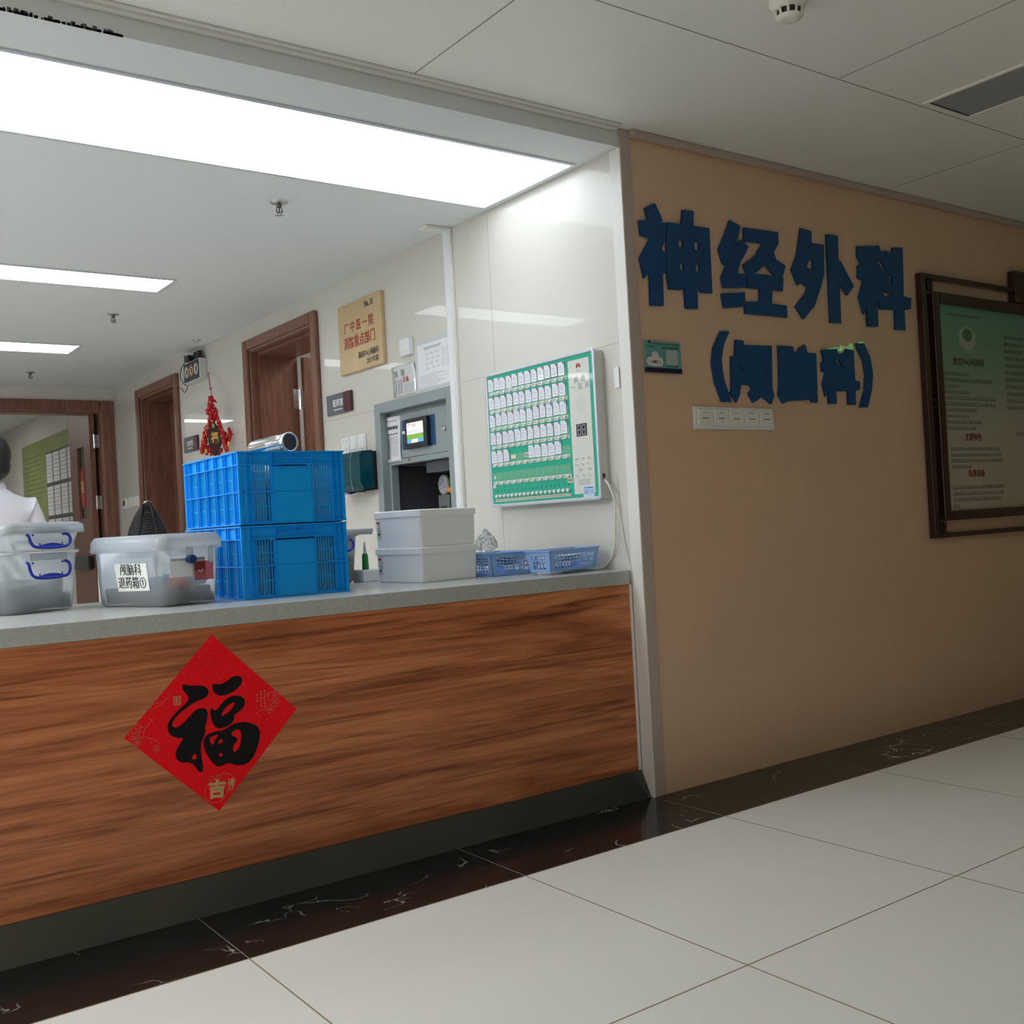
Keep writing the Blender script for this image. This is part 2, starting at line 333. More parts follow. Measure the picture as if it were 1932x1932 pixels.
POLY={'shen':[[(2.6727,2.117),(2.7236,2.1413),(2.7592,2.0817),(2.7464,2.0731),(2.7764,2.0751),(2.7705,2.0186),(2.7454,1.9748),(2.7688,1.9539),(2.764,1.8902),(2.7441,1.883),(2.7408,1.7654),(2.6753,1.762),(2.6789,1.8836),(2.6495,1.8577),(2.6331,1.9308),(2.6878,2.0032),(2.686,2.0099),(2.6446,2.0125),(2.6394,2.0677),(2.6851,2.0723)],[(2.7794,2.0772),(2.8556,2.0803),(2.8656,2.1351),(2.9229,2.1373),(2.9185,2.0809),(3.0043,2.0824),(3.001,1.8333),(2.9389,1.8321),(2.9352,1.8504),(2.9215,1.8492),(2.9185,1.7675),(2.8545,1.7649),(2.8533,1.8461),(2.8339,1.8319),(2.7724,1.83),(2.7656,1.895)],[(2.8344,2.0202),(2.8592,2.0195),(2.8587,1.9921),(2.8339,1.9917)],[(2.918,2.0209),(2.9435,2.0208),(2.9429,1.9919),(2.9174,1.9915)],[(2.8351,1.9332),(2.8567,1.9337),(2.8563,1.9069),(2.8347,1.9066)],[(2.919,1.9353),(2.9411,1.9363),(2.9406,1.9074),(2.9184,1.9071)]],'jing':[[(3.1218,2.129),(3.1803,2.1133),(3.1612,2.0581),(3.129,2.0173),(3.1632,2.049),(3.1824,2.0606),(3.2218,2.037),(3.1957,1.9997),(3.1706,1.9721),(3.1484,1.9234),(3.1997,1.9252),(3.1971,1.8719),(3.0645,1.8601),(3.057,1.8992),(3.0876,1.9482),(3.0677,1.9554),(3.0499,2.0085),(3.0883,2.0681)],[(3.0521,1.8376),(3.1855,1.8534),(3.1818,1.7977),(3.0618,1.7822)],[(3.2001,2.1095),(3.4037,2.1152),(3.4025,2.0669),(3.3704,2.0312),(3.3816,2.0036),(3.4382,1.9818),(3.4154,1.9332),(3.4203,1.9323),(3.4126,1.8769),(3.3497,1.8772),(3.3411,1.8204),(3.4322,1.82),(3.431,1.7715),(3.1814,1.7703),(3.1852,1.8161),(3.2693,1.8235),(3.2735,1.8743),(3.2036,1.8725),(3.2034,1.9256),(3.1852,1.9612),(3.2611,2.0067),(3.3078,2.0593),(3.1975,2.0549)],[(3.2502,1.932),(3.31,1.9726),(3.3739,1.9356)]],'wai':[[(3.5485,2.1504),(3.6163,2.1441),(3.612,2.096),(3.6922,2.0964),(3.6842,1.972),(3.6583,1.9163),(3.6094,1.8326),(3.5347,1.7725),(3.4888,1.8218),(3.5574,1.881),(3.572,1.9085),(3.5308,1.9245),(3.5094,1.9095),(3.4768,1.9714),(3.5152,2.034),(3.5293,2.0813)],[(3.5904,2.0256),(3.6155,2.0183),(3.6088,1.9779),(3.5721,1.9907)],[(3.7154,2.144),(3.7904,2.1468),(3.7864,2.0427),(3.8001,2.0394),(3.8829,1.9384),(3.835,1.8966),(3.7847,1.9411),(3.7803,1.7731),(3.7084,1.7708)]],'ke':[[(3.9226,2.1156),(4.0806,2.1368),(4.0901,2.1132),(4.1317,2.1199),(4.172,2.108),(4.181,2.1396),(4.2577,2.1481),(4.2445,1.9256),(4.3018,1.9232),(4.2943,1.8721),(4.2445,1.8625),(4.2431,1.7735),(4.1694,1.7716),(4.1719,1.8591),(4.0655,1.8545),(4.0455,1.8879),(4.0407,1.7757),(3.966,1.7721),(3.9654,1.8502),(3.9425,1.8229),(3.9155,1.8945),(3.9528,1.9702),(3.9153,1.9771),(3.9205,2.0327),(3.946,2.0422),(3.9206,2.0706)],[(4.0512,2.0704),(4.0916,2.0676),(4.1289,2.029),(4.1052,2.0267)],[(4.1282,2.0219),(4.168,2.0045),(4.1603,1.9611)],[(4.0697,1.96),(4.1138,1.9323),(4.1668,1.9297),(4.1002,1.9121)]],'open':[[(3.036,1.6919),(3.0848,1.6932),(3.0496,1.6421),(3.0314,1.5802),(3.0388,1.5075),(3.076,1.4202),(3.023,1.4201),(2.9895,1.4936),(2.978,1.5656),(2.9915,1.6267)]],'lu':[[(3.1155,1.6631),(3.1607,1.6621),(3.162,1.6454),(3.3259,1.6516),(3.3161,1.48),(3.3252,1.4517),(3.3061,1.4177),(3.2518,1.4465),(3.2003,1.4202),(3.1739,1.4568),(3.1957,1.4761),(3.1858,1.4894),(3.1493,1.49),(3.1364,1.4989),(3.1232,1.4491),(3.1028,1.419),(3.0725,1.4538),(3.0803,1.4724),(3.086,1.5982),(3.1103,1.5994)],[(3.1333,1.5605),(3.146,1.561),(3.1446,1.5437),(3.1318,1.5431)]],'nao':[[(3.3675,1.6552),(3.4575,1.6558),(3.4578,1.6364),(3.4907,1.6362),(3.495,1.6514),(3.5337,1.6685),(3.546,1.6346),(3.6023,1.6355),(3.5945,1.4311),(3.5587,1.4322),(3.5494,1.4417),(3.4088,1.4329),(3.3785,1.4213),(3.3505,1.4556),(3.3616,1.5069)]],'ke2':[[(3.6401,1.6527),(3.7412,1.6616),(3.7501,1.6419),(3.7992,1.6478),(3.8062,1.6651),(3.8551,1.661),(3.8542,1.5314),(3.8872,1.5292),(3.8837,1.4915),(3.8523,1.4871),(3.8502,1.4278),(3.7987,1.428),(3.8007,1.4855),(3.7197,1.483),(3.7202,1.4295),(3.6692,1.4283),(3.6669,1.4847),(3.6488,1.4576),(3.6347,1.5101),(3.6577,1.5574),(3.6342,1.5631),(3.6354,1.5995),(3.6514,1.6036)],[(3.7214,1.6203),(3.753,1.6151),(3.7875,1.5796),(3.741,1.6011)]],'close':[[(3.8746,1.6928),(3.9307,1.696),(3.9706,1.6395),(3.9828,1.5639),(3.9683,1.4942),(3.933,1.4194),(3.8792,1.4182),(3.9174,1.4926),(3.9294,1.5617),(3.9183,1.6231),(3.8885,1.6628)]],'fu':[[(0.9262,0.6174),(0.9407,0.6101),(0.9827,0.6054),(0.9974,0.5945),(0.998,0.578),(0.9869,0.5691),(0.9655,0.5647),(0.9532,0.5605),(0.9317,0.5489),(0.9072,0.5319),(0.8962,0.5189),(0.8942,0.5076),(0.9056,0.5014),(0.9207,0.5078),(0.9425,0.5266),(0.9613,0.543),(0.9796,0.5448),(0.9914,0.5386),(0.9936,0.5219),(0.9829,0.4907),(0.9855,0.4814),(0.9785,0.4646),(0.969,0.4454),(0.9698,0.4126),(0.9737,0.3822),(0.9676,0.37),(0.9575,0.3778),(0.9479,0.3972),(0.9334,0.4057),(0.9156,0.4059),(0.9015,0.4186),(0.9,0.4364),(0.9123,0.4578),(0.9263,0.4716),(0.9014,0.4757),(0.8859,0.4884),(0.8813,0.5067),(0.8876,0.5232),(0.9077,0.5436),(0.9323,0.5606),(0.9465,0.5762),(0.9282,0.598)],[(0.9383,0.4137),(0.9555,0.4284),(0.9563,0.4076)],[(1.0078,0.6066),(1.0315,0.6004),(1.0505,0.607),(1.0668,0.6185),(1.0873,0.618),(1.0972,0.6069),(1.0907,0.5925),(1.0709,0.577),(1.0423,0.5688),(1.0238,0.5714),(1.0107,0.5852)],[(1.0024,0.5445),(1.0154,0.5276),(1.0352,0.5517),(1.0577,0.5652),(1.0829,0.5647),(1.1006,0.5515),(1.0976,0.5306),(1.0804,0.5179),(1.0643,0.5112),(1.0685,0.5015),(1.0536,0.4857),(1.0191,0.4796),(1.0061,0.4961),(0.9997,0.521)],[(1.027,0.5138),(1.0438,0.5384),(1.0694,0.5484),(1.0723,0.5434),(1.0556,0.5246),(1.0396,0.5165)],[(0.9764,0.4531),(0.9848,0.4696),(1.0066,0.4756),(1.0374,0.4746),(1.0631,0.4887),(1.0916,0.4895),(1.12,0.4815),(1.1384,0.4632),(1.1388,0.4417),(1.1292,0.4126),(1.1148,0.3844),(1.0917,0.3702),(1.0665,0.3731),(1.0421,0.385),(1.0262,0.3788),(1.0108,0.3792),(0.9963,0.3961),(0.9796,0.4258)],[(0.9919,0.4595),(1.0091,0.4656),(1.0215,0.4667),(1.0084,0.4508),(1.0015,0.437)],[(1.0154,0.4392),(1.0223,0.453),(1.0315,0.4515),(1.0295,0.4413)],[(1.0157,0.4142),(1.0281,0.4145),(1.0292,0.4068),(1.0213,0.4037)],[(1.0557,0.4657),(1.0717,0.4722),(1.0841,0.4672),(1.0845,0.4444),(1.0768,0.4183),(1.0621,0.4087),(1.0577,0.4155),(1.0618,0.433),(1.0731,0.4387),(1.0721,0.4494),(1.0582,0.4547)]]}
# ------------------------------------------------------------------ the setting
X_L = -3.2; XR = 8.0; YN = -3.6
# floors
mb = MB(); TX = .9255; T = .8200; TY = 2.4334
mb.box(X_L, XR, YN, TY, -.05, 0); mb.cur = 1
for i in range(-6, 10):
    x = TX+i*T
    if X_L < x < XR: mb.box(x-.0019, x+.0019, YN, TY, -.001, .0003)
for j in range(0, 6):
    y = TY-j*T; mb.box(X_L, XR, y-.0019, y+.0019, -.001, .0004)
struct('floor', mb.build('floor', [tile, grout]), 'pale beige square floor tiles with thin brown joints in the corridor', 'floor')
mb = MB(); mb.box(X_L, XR, TY, YC+.06, -.05, 0.0); mb.cur = 1
for i in range(-6, 10): mb.box(TX+i*T-.0009, TX+i*T+.0009, TY, YC, -.001, .0003)
struct('floor_border', mb.build('floor_border', [marble, seamd]), 'black marble border strip with white veins along counter and wall', 'floor')
mb = MB(); mb.box(X_L, 5.2, YC+.06, 14.2, -.05, 0)
struct('floor_station', mb.build('floor_station', [tile]), 'pale floor behind the counter', 'floor')
# ceilings
mb = MB(); mb.box(X_L, XR, YN, D, HC, HC+.06); mb.cur = 1
z0, z1 = HC-.0004, HC+.001
def seam(x0, y0, x1, y1, wd=.0022):
    if abs(x1-x0) < 1e-6: mb.box(x0-wd, x0+wd, y0, y1, z0, z1)
    else: mb.box(x0, x1, y0-wd, y0+wd, z0, z1)
for x in (-.74, .48, 1.70, 2.928, 4.14, 5.36): seam(x, YN if x < 1 else -.3, x, 2.728 if x < 2 else (2.095 if x < 4 else 2.70))
seam(-3.2, 2.728, 2.55, 2.728, .0015)
for y in (2.100, 1.49, .27): seam(X_L, y, XR, y)
struct('ceiling', mb.build('ceiling', [cceil, seamd]), 'grey metal panel ceiling of the corridor with thin joints', 'ceiling')
mb = MB(); mb.box(X_L, X0-.0005, D, YB+.12, HB, HB+.14)
struct('ceiling_station', mb.build('ceiling_station', [ceilm]), 'white lower ceiling and bulkhead edge over the nurses station', 'ceiling')
mb = MB(); mb.box(X_L, X0, YB+.12, 14.2, 2.427, 2.5)
struct('ceiling_back', mb.build('ceiling_back', [ceilm]), 'pale ceiling of the room beyond the open double door', 'ceiling')
mb = MB(); mb.box(X0+.12, 5.2, D+.12, 9.3, 2.60, 2.66)
struct('ceiling_side', mb.build('ceiling_side', [plaster]), 'ceiling of the side rooms behind the brown doors', 'ceiling')
# dusty edge of the bulkhead
mb = MB()
for i in range(420):
    x = -.35+1.2*random.random()**.8; y = D-.001+.006*random.random()
    r = .0008+.0022*random.random()
    mb.box(x-r*1.8, x+r*1.8, D-.0016, D+.002, HB-.0008, HB+.001+r*1.6+ (.006 if random.random() < .2 else 0))
tag(mb.build('dust', P('dust', (.10, .10, .085), .9)), 'dark dust along the lower bulkhead edge over the counter', 'dust', kind='stuff')
# bulkhead trims
mb = MB(); mb.cbox(X_L, X0-.02, D-.022, D-.001, HC-.013, HC-.0005, .003); mb.box(X_L, X0-.02, D-.040, D-.022, HC-.003, HC-.0005)
struct('trim_bulkhead', mb.build('trim_bulkhead', trimw), 'thin pale trim where bulkhead meets corridor ceiling', 'trim')
mb = MB(); mb.cbox(X0+.045, XR, D-.028, D-.001, HC-.026, HC-.0005, .005)
struct('trim_cornice', mb.build('trim_cornice', trimp), 'narrow pale cornice strip along the top of the corridor wall', 'trim')
# corridor walls
mb = MB(); mb.box(X0+.0, XR, D, D+.045, 0, HC); mb.box(X0+.12, XR, D+.045, D+.12, 0, HC); 
struct('wall_corridor', mb.build('wall_corridor', [corrm]), 'beige enamelled corridor wall carrying the blue characters', 'wall')
mb = MB(); mb.box(X_L, XR, YN-.1, YN, 0, HC)
struct('wall_opposite', mb.build('wall_opposite', [darkwall]), 'brown wall on the far side of the corridor', 'wall')
mb = MB(); mb.box(XR, XR+.1, YN-.1, D+.12, 0, HC+.06)
struct('wall_far_right', mb.build('wall_far_right', [corrm]), 'end wall of the corridor', 'wall')
mb = MB(); mb.box(X_L-.1, X_L, YN-.1, 14.2, 0, 2.5)
struct('wall_left', mb.build('wall_left', [wallm]), 'cream wall closing the left side', 'wall')
# inner wall (x = X0) with door openings and the cabinet niche
DA = (5.322, 6.236, 2.160); DB = (7.643, 8.500, 2.152); NI = (3.985, 4.605, .80, 1.580)
mb = MB()
def wseg(y0, y1, z0, z1): mb.box(X0, X0+.12, y0, y1, z0, z1)
wseg(D+.0455, NI[0], 0, HB+.1); wseg(NI[0], NI[1], 0, NI[2]); wseg(NI[0], NI[1], NI[3], HB+.1); wseg(NI[1], DA[0], 0, HB+.1)
wseg(DA[0], DA[1], DA[2], HB+.1); wseg(DA[1], DB[0], 0, HB+.1); wseg(DB[0], DB[1], DB[2], HB+.1); wseg(DB[1], YB+.12, 0, HB+.1)
mb.cur = 1
mb.box(X0-.0003, X0+.001, 3.612, 3.6136, .82, HB); mb.box(X0-.0003, X0+.001, D+.06, 3.86, 1.6315, 1.633)
mb.box(X0-.0003, X0+.001, 4.66, 5.25, 1.6045, 1.606); mb.box(X0-.0003, X0+.001, 6.33, 7.55, 1.6045, 1.606)
struct('wall_inner', mb.build('wall_inner', [wallm, seamd]), 'glossy cream panel wall with two brown door frames', 'wall')
# end wall with wide opening
mb = MB(); EO = (.74, 2.434, 2.118)
mb.box(EO[1], X0, YB, YB+.12, 0, 2.43); mb.box(EO[0], EO[1], YB, YB+.12, EO[2], 2.43); mb.box(X_L, EO[0], YB, YB+.12, 0, 2.43)
struct('wall_end', mb.build('wall_end', [wallm]), 'cream end wall around the open double door', 'wall')
mb = MB(); mb.box(X0, X0+.12, YB+.12, 14.2, 0, 2.5)
struct('wall_back_room', mb.build('wall_back_room', [plaster]), 'cream wall of the room beyond, carrying the green board', 'wall')
mb = MB(); mb.box(X_L, X0+.12, 14.2, 14.3, 0, 2.5)
struct('wall_back_room_end', mb.build('wall_back_room_end', [plaster]), 'far end wall of the room beyond', 'wall')
mb = MB(); mb.box(5.2, 5.3, D+.12, 9.3, 0, 2.7); mb.box(X0+.12, 5.2, 9.18, 9.3, 0, 2.66); mb.box(X0+.12, 5.2, 6.95, 7.05, 0, 2.66)
struct('wall_side_rooms', mb.build('wall_side_rooms', [plaster]), 'pale walls of the side rooms behind the brown doors', 'wall')
# corner guard and edge strips
mb = MB(); mb.cbox(X0-.002, X0+.046, D-.007, D-.0005, 0, HC-.002, .002)
struct('trim_corner', mb.build('trim_corner', trimp), 'pinkish corner guard on the corridor wall edge beside the counter', 'trim')
mb = MB(); mb.cbox(X0-.006, X0-.0005, D-.006, D+.052, 0, HB-.001, .002)
struct('trim_reveal', mb.build('trim_reveal', trimw), 'white edge strip on the inner side of the wall corner', 'trim')
# vertical cable trunking on the inner wall with an elbow onto the ceiling
t = thing('cable_trunking', 'white vertical cable trunking beside the grey cabinet, bent onto the ceiling', 'trunking', (X0, 3.90, 0))
mb = MB(); mb.cbox(X0-.018, X0-.0005, 3.885, 3.940, .815, HB-.012, .003); mb.build('duct', trimw, t)
mb = MB(); mb.cbox(X0-.021, X0-.018, 3.893, 3.932, .815, HB-.014, .001); mb.build('cover', white, t)
mb = MB(); mb.cbox(X0-.135, X0-.0005, 3.883, 3.942, HB-.016, HB-.0005, .003); mb.build('elbow', trimw, t)

# doors
def casing(name, y0, y1, z1, wd, label, leaf):
    t = tag(bpy.data.objects.new(name, None), label, 'door', kind='structure'); COL.objects.link(t); t.location = (X0, (y0+y1)/2, 0)
    mb = MB(); c = .03
    mb.cbox(X0-c, X0+.0, y0-wd, y0, 0, z1+wd, .012); mb.cbox(X0-c, X0+.0, y1, y1+wd, 0, z1+wd, .012); mb.cbox(X0-c, X0+.0, y0+.0005, y1-.0005, z1, z1+wd, .012)
    # lining through the wall, with a stop
    mb.box(X0+.0005, X0+.30, y1-.012, y1+.02, 0, z1); mb.box(X0+.0005, X0+.30, y0-.02, y0+.012, 0, z1); mb.box(X0+.0005, X0+.30, y0+.012, y1-.012, z1-.012, z1+.02)
    mb.box(X0+.045, X0+.30, y1-.030, y1-.012, 0, z1-.012); mb.box(X0+.045, X0+.30, y0+.012, y0+.030, 0, z1-.012); mb.box(X0+.045, X0+.30, y0+.03, y1-.03, z1-.030, z1-.012)
    mb.build('door_frame', doorw, t)
    return t
ta = casing('door_1', DA[0], DA[1], DA[2], .066, 'brown wooden door standing open behind the gold plaque wall section', True)
yh = DA[1]-.03
mb = MB(); mb.cbox(X0+.318, X0+.318+.86, yh-.055, yh-.013, .01, DA[2]-.035, .003); mb.build('door_leaf', doorw, ta)
mb = MB(); mb.box(X0+.262, X0+.302, yh-.0035, yh-.0005, 1.80, 1.925)
mb.lathe([(.008, 1.795), (.008, 1.93)], 10, (X0+.309, yh-.010, 0))
mb.cur = 1
for k in range(4): mb.ball((X0+.275+.012*(k % 2), yh-.004, 1.815+.031*k), .003, 6, 4)
mb.build('hinge', [chrome, black], ta)
tb = casing('door_2', DB[0], DB[1], DB[2], .07, 'dark brown closed door deep in its frame, near the far corner', True)
mb = MB(); mb.cbox(X0+.22, X0+.262, DB[0]+.031, DB[1]-.031, .01, DB[2]-.032, .003); mb.build('door_leaf', doorw, tb)
# double door at the end
tc_ = tag(bpy.data.objects.new('door_3', None), 'brown wooden door leaf open beyond the wide end opening', 'door', kind='structure'); COL.objects.link(tc_); tc_.location = (2.4, YB, 0)
mb = MB(); mb.cbox(EO[1]-.0, X0-.027, YB-.028, YB, 0, 2.215, .01); mb.cbox(EO[0]-.1, EO[1]-.0005, YB-.028, YB, EO[2], 2.215, .01); mb.cbox(EO[0]-.11, EO[0], YB-.028, YB, 0, EO[2]-.0005, .01)
mb.box(EO[1]-.015, EO[1]+.012, YB+.0005, YB+.16, 0, EO[2]); mb.box(EO[0]-.01, EO[1]-.015, YB+.0005, YB+.16, EO[2]-.012, EO[2]+.012)
mb.box(EO[0]-.012, EO[0]+.015, YB+.0005, YB+.16, 0, EO[2]-.012)
mb.build('door_frame', doorw, tc_)
mb = MB(); lx = 2.346; ly0, ly1 = 9.215, 9.895
# leaf with a vision slot
s0, s1, sz0, sz1 = 9.41, 9.645, 1.235, 1.85
mb.box(lx, lx+.042, ly0, s0, .01, EO[2]-.008); mb.box(lx, lx+.042, s1, ly1, .01, EO[2]-.008)
mb.box(lx, lx+.042, s0, s1, .01, sz0); mb.box(lx, lx+.042, s0, s1, sz1, EO[2]-.008)
lf = mb.build('door_leaf', doorw, tc_)
g = MB(); g.box(lx+.018, lx+.024, s0, s1, sz0, sz1); g.build('pane', translucent('leaf_glass', (.35, .33, .30), .75, .02), lf)
mb = MB(); mb.cbox(lx-.05, lx-.012, ly0+.03, ly1-.12, .80, .915, .006); mb.box(lx-.012, lx, ly0+.06, ly0+.10, .83, .89); mb.box(lx-.012, lx, ly1-.2, ly1-.16, .83, .89)
mb.build('dark_bar', black, lf)  # bar standing in for what is likely a hospital cart beyond
for zc in (1.876, 1.36):
    mb = MB(); mb.box(EO[1]-.052, EO[1]-.0155, YB+.008, YB+.011, zc-.055, zc+.055); mb.lathe([(.007, zc-.06), (.007, zc+.06)], 8, (EO[1]-.056, YB+.016, 0))
    mb.build('hinge', chrome, tc_)
# red paper charm stuck on the vision slot of the leaf
me = flat([[(0,.07),(.022,.085),(.04,.06),(.05,.0),(.062,-.09),(.055,-.15),(.02,-.165),(-.01,-.14),(-.018,-.06),(-.012,.02)]], .004, smooth=1)
ch = thing('paper_charm', 'small red paper charm stuck over the slot of the open brown door leaf', 'decoration', (lx-.004, 9.50, 1.55))
link_mesh('charm_paper', me, redp, ch, fr(RX, (lx-.003, 9.515, 1.56)) @ Matrix.Scale(1.45, 4))
text('character', '福', .11, gold2, ch, fr(RX, (lx-.006, 9.487, 1.50)), bold=.002)
# ------------------------------------------------------------------ ceiling fixtures
def ceiling_panel(x0, x1, y0, y1, z, m, label, group=None, tubes=0, name='ceiling_light', cat='light'):
    t = thing(name, label, cat, ((x0+x1)/2, (y0+y1)/2, z), group=group)
    mb = MB(); wd = .014; h = .006
    for a in ((x0-wd, x1+wd, y0-wd, y0), (x0-wd, x1+wd, y1, y1+wd), (x0-wd, x0, y0, y1), (x1, x1+wd, y0, y1)): mb.box(a[0], a[1], a[2], a[3], z-h, z-.0003)
    mb.build('frame', MATS['aluminium'], t)
    mb = MB(); mb.box(x0, x1, y0, y1, z-.003, z-.0005); mb.build('diffuser', m, t)
    return t
ceiling_panel(-3.0, -.66, 2.995, 3.566, HB, panel_fill, 'wide glowing ceiling panel added out of view as fill light beyond the left edge')  # unseen panel added to light the station from the left
ceiling_panel(-.62, 2.528, 2.995, 3.566, HB, panel_main, 'long wide glowing ceiling panel just above the counter')
ceiling_panel(.60, 1.790, 5.275, 5.550, HB, panel_light, 'narrow glowing ceiling panel, middle of the three behind the counter')
ceiling_panel(.62, 1.810, 7.240, 7.553, HB, panel_light, 'narrow glowing ceiling panel closest to the end wall')
ceiling_panel(-2.4, -1.2, 3.9, 4.5, HB, panel_fill, 'wide glowing ceiling panel added unseen at the far left to fill the station')  # out-of-view panel put in as fill for the station
ceiling_panel(-2.2, -1.01, 5.275, 5.550, HB, panel_fill_n, 'narrow glowing ceiling panel added unseen at the far left as station fill')  # unseen narrow panel added for the station's light level
ceiling_panel(-2.2, -1.01, 7.240, 7.553, HB, panel_fill_n, 'narrow glowing ceiling panel added unseen near the left end corner as fill light')  # another unseen panel, added as fill near the corner
ceiling_panel(-1.3, -.1, -.65, -.05, HC, panel_light_c, 'glowing ceiling panel over the corridor just behind the camera')
ceiling_panel(-2.7, -1.5, .3, .9, HC, panel_light_c, 'glowing ceiling panel over the far left of the corridor')
ceiling_panel(.35, 1.55, 12.2, 12.5, 2.427, panel_light_r, 'glowing ceiling panel in the room beyond the double door')
ceiling_panel(3.3, 4.3, 5.4, 5.7, 2.60, panel_light_r, 'glowing ceiling panel in the side room behind the open brown door')
t = thing('fill_downlight', 'round recessed lamp added out of view to brighten the corridor floor', 'light', (3.9, .45, HC))  # unseen lamp added to brighten the right side of the corridor floor
mb = MB(); mb.lathe([(.095, HC-.0005), (.10, HC-.004), (.085, HC-.006), (.080, HC-.001)], 28, (3.9, .45, 0), cap0=False, cap1=False); mb.build('trim_ring', MATS['trim_white'], t)
mb = MB(); mb.lathe([(.079, HC-.0006), (.079, HC-.0014)], 24, (3.9, .45, 0)); mb.build('lens', panel_light_r, t)
ld = bpy.data.lights.new('floor_fill', 'AREA'); ld.shape = 'DISK'; ld.size = .15; ld.energy = 1.6; ld.spread = math.radians(105); ld.color = (1, .93, .84)
lo = bpy.data.objects.new('floor_fill', ld); COL.objects.link(lo); lo.parent = t; lo.location = (0, 0, -.008)
# unlit recessed light in the corridor
t = thing('ceiling_light', 'unlit grey recessed light in the corridor ceiling', 'light', (3.51, 1.5, HC))
mb = MB(); mb.box(3.386, 3.640, .88, 2.066, HC-.0015, HC-.0004); mb.build('diffuser', panel_off, t)
mb = MB()
for a in ((3.372, 3.386, .866, 2.08), (3.640, 3.654, .866, 2.08), (3.386, 3.640, 2.066, 2.080), (3.386, 3.640, .866, .88)): mb.box(*a, HC-.005, HC-.0003)
mb.cur = 1; mb.box(3.386, 3.640, 2.060, 2.066, HC-.0025, HC-.0015)
mb.build('frame', [cceil, black], t)
# exit sign further along the corridor
t = thing('exit_sign', 'green lit exit sign hanging from the corridor ceiling', 'sign', (6.35, .95, 2.10))
mb = MB(); mb.cbox(6.352, 6.372, .77, 1.13, 2.03, 2.17, .003); mb.build('case', MATS['case_white'] if 'case_white' in MATS else P('exit_case', (.6,.6,.6), .4), t)
mb = MB(); mb.box(6.3495, 6.3515, .785, 1.115, 2.045, 2.155); mb.build('face', P('exit_face', (.01, .05, .02), .4), t)
text('lettering', '安全出口', .078, P('exit_green', (.1, .8, .3), .4, emit=(.10, 1, .28), es=9), t, fr(RX, (6.349, .93, 2.10)), bold=.001)
for y in (.85, 1.05): MB().tube([(6.362, y, 2.171), (6.362, y, HC-.001)], .004, 8).build('rod', steel, t)
# smoke detector
cx, cy = 2.355, 1.833
t = thing('smoke_detector', 'round cream smoke detector on the corridor ceiling', 'detector', (cx, cy, HC))
mb = MB(); mb.lathe([(.052, HC-.0005), (.052, HC-.012), (.046, HC-.018)], 28, (cx, cy, 0)); mb.build('base', cream, t)
mb = MB(); mb.lathe([(.046, HC-.018), (.044, HC-.026), (.030, HC-.028), (.030, HC-.046)], 28, (cx, cy, 0)); mb.lathe([(.036, HC-.046), (.034, HC-.052), (.02, HC-.055)], 28, (cx, cy, 0))
for k in range(10):
    a = 2*PI*k/10; mb.tube([(cx+.038*math.cos(a), cy+.038*math.sin(a), HC-.026), (cx+.034*math.cos(a), cy+.034*math.sin(a), HC-.047)], .004, 6)
mb.build('cap', cream, t)
mb = MB(); mb.lathe([(.031, HC-.0275), (.031, HC-.046)], 24, (cx, cy, 0)); mb.build('vent', black, t)
# sprinklers
def sprinkler(x, y, label, s=1):
    t = thing('fire_sprinkler', label, 'sprinkler', (x, y, HB), group='sprinklers in the station ceiling')
    mb = MB(); mb.lathe([(.034*s, HB-.0005), (.030*s, HB-.006), (.012*s, HB-.008)], 20, (x, y, 0)); mb.build('escutcheon', steel, t)
    mb = MB(); mb.lathe([(.010*s, HB-.008), (.010*s, HB-.022), (.006*s, HB-.024)], 12, (x, y, 0))
    for k in (-1, 1): mb.tube([(x+k*.008, y, HB-.02), (x+k*.013, y, HB-.035), (x+k*.004, y, HB-.050)], .003, 6)
    mb.tube([(x, y, HB-.022), (x, y, HB-.05)], .003, 6); mb.build('frame_arms', MATS['dark_metal'], t)
    mb = MB(); mb.lathe([(.016*s, HB-.0505), (.018*s, HB-.053), (.004, HB-.055)], 14, (x, y, 0)); mb.build('deflector', steel, t)
P('dark_metal', (.16, .14, .12), .4, metal=.7)
sprinkler(1.751, 3.875, 'ceiling sprinkler between the wide panel and the middle panel')
sprinkler(1.739, 6.188, 'ceiling sprinkler between the two narrow panels')
sprinkler(1.752, 8.453, 'small distant ceiling sprinkler near the end wall')
mb = MB(); mb.lathe([(.03, HB-.0005), (.028, HB-.004), (.012, HB-.006), (.012, HB-.018)], 16, (2.44, 6.80, 0)); o = mb.build('fire_sprinkler', steel)
tag(o, 'small flush sprinkler in the ceiling above the dial box', 'sprinkler', 'sprinklers in the station ceiling')

# ------------------------------------------------------------------ reception counter
XC0 = -2.6; XC1 = X0-.008
t = thing('reception_counter', 'wood-grain reception counter with grey speckled stone top', 'counter', (0, 3.2, 0))
mb = MB(); mb.cbox(XC0, XC1, YC-.002, 3.68, ZT-.050, ZT, .003); mb.build('worktop', stone, t)
mb = MB(); mb.box(XC0, XC1-.012, YC, YC+.03, .0925, ZT-.0505); mb.build('front_panel', wood, t)
mb = MB(); mb.loops([[(x, YC+.03, .0005), (x, YC-.047, .0005), (x, YC-.004, .092), (x, YC+.03, .092)] for x in (XC0, XC1-.002)]); mb.build('kick_plate', kick, t)
mb = MB(); mb.box(XC0, XC1-.02, YC+.031, 3.60, .0, .08); mb.box(XC0, XC1-.02, 3.56, 3.60, .08, ZT-.051)
for x in (XC0+.02, -1, .4, 1.5, XC1-.05): mb.box(x-.01, x+.01, YC+.031, 3.559, .08, ZT-.051)
mb.build('carcass', plaster, t)
mb = MB(); mb.box(XC1-.011, XC1, YC-.003, YC+.02, .0925, ZT-.051); mb.build('end_strip', trimw, t)

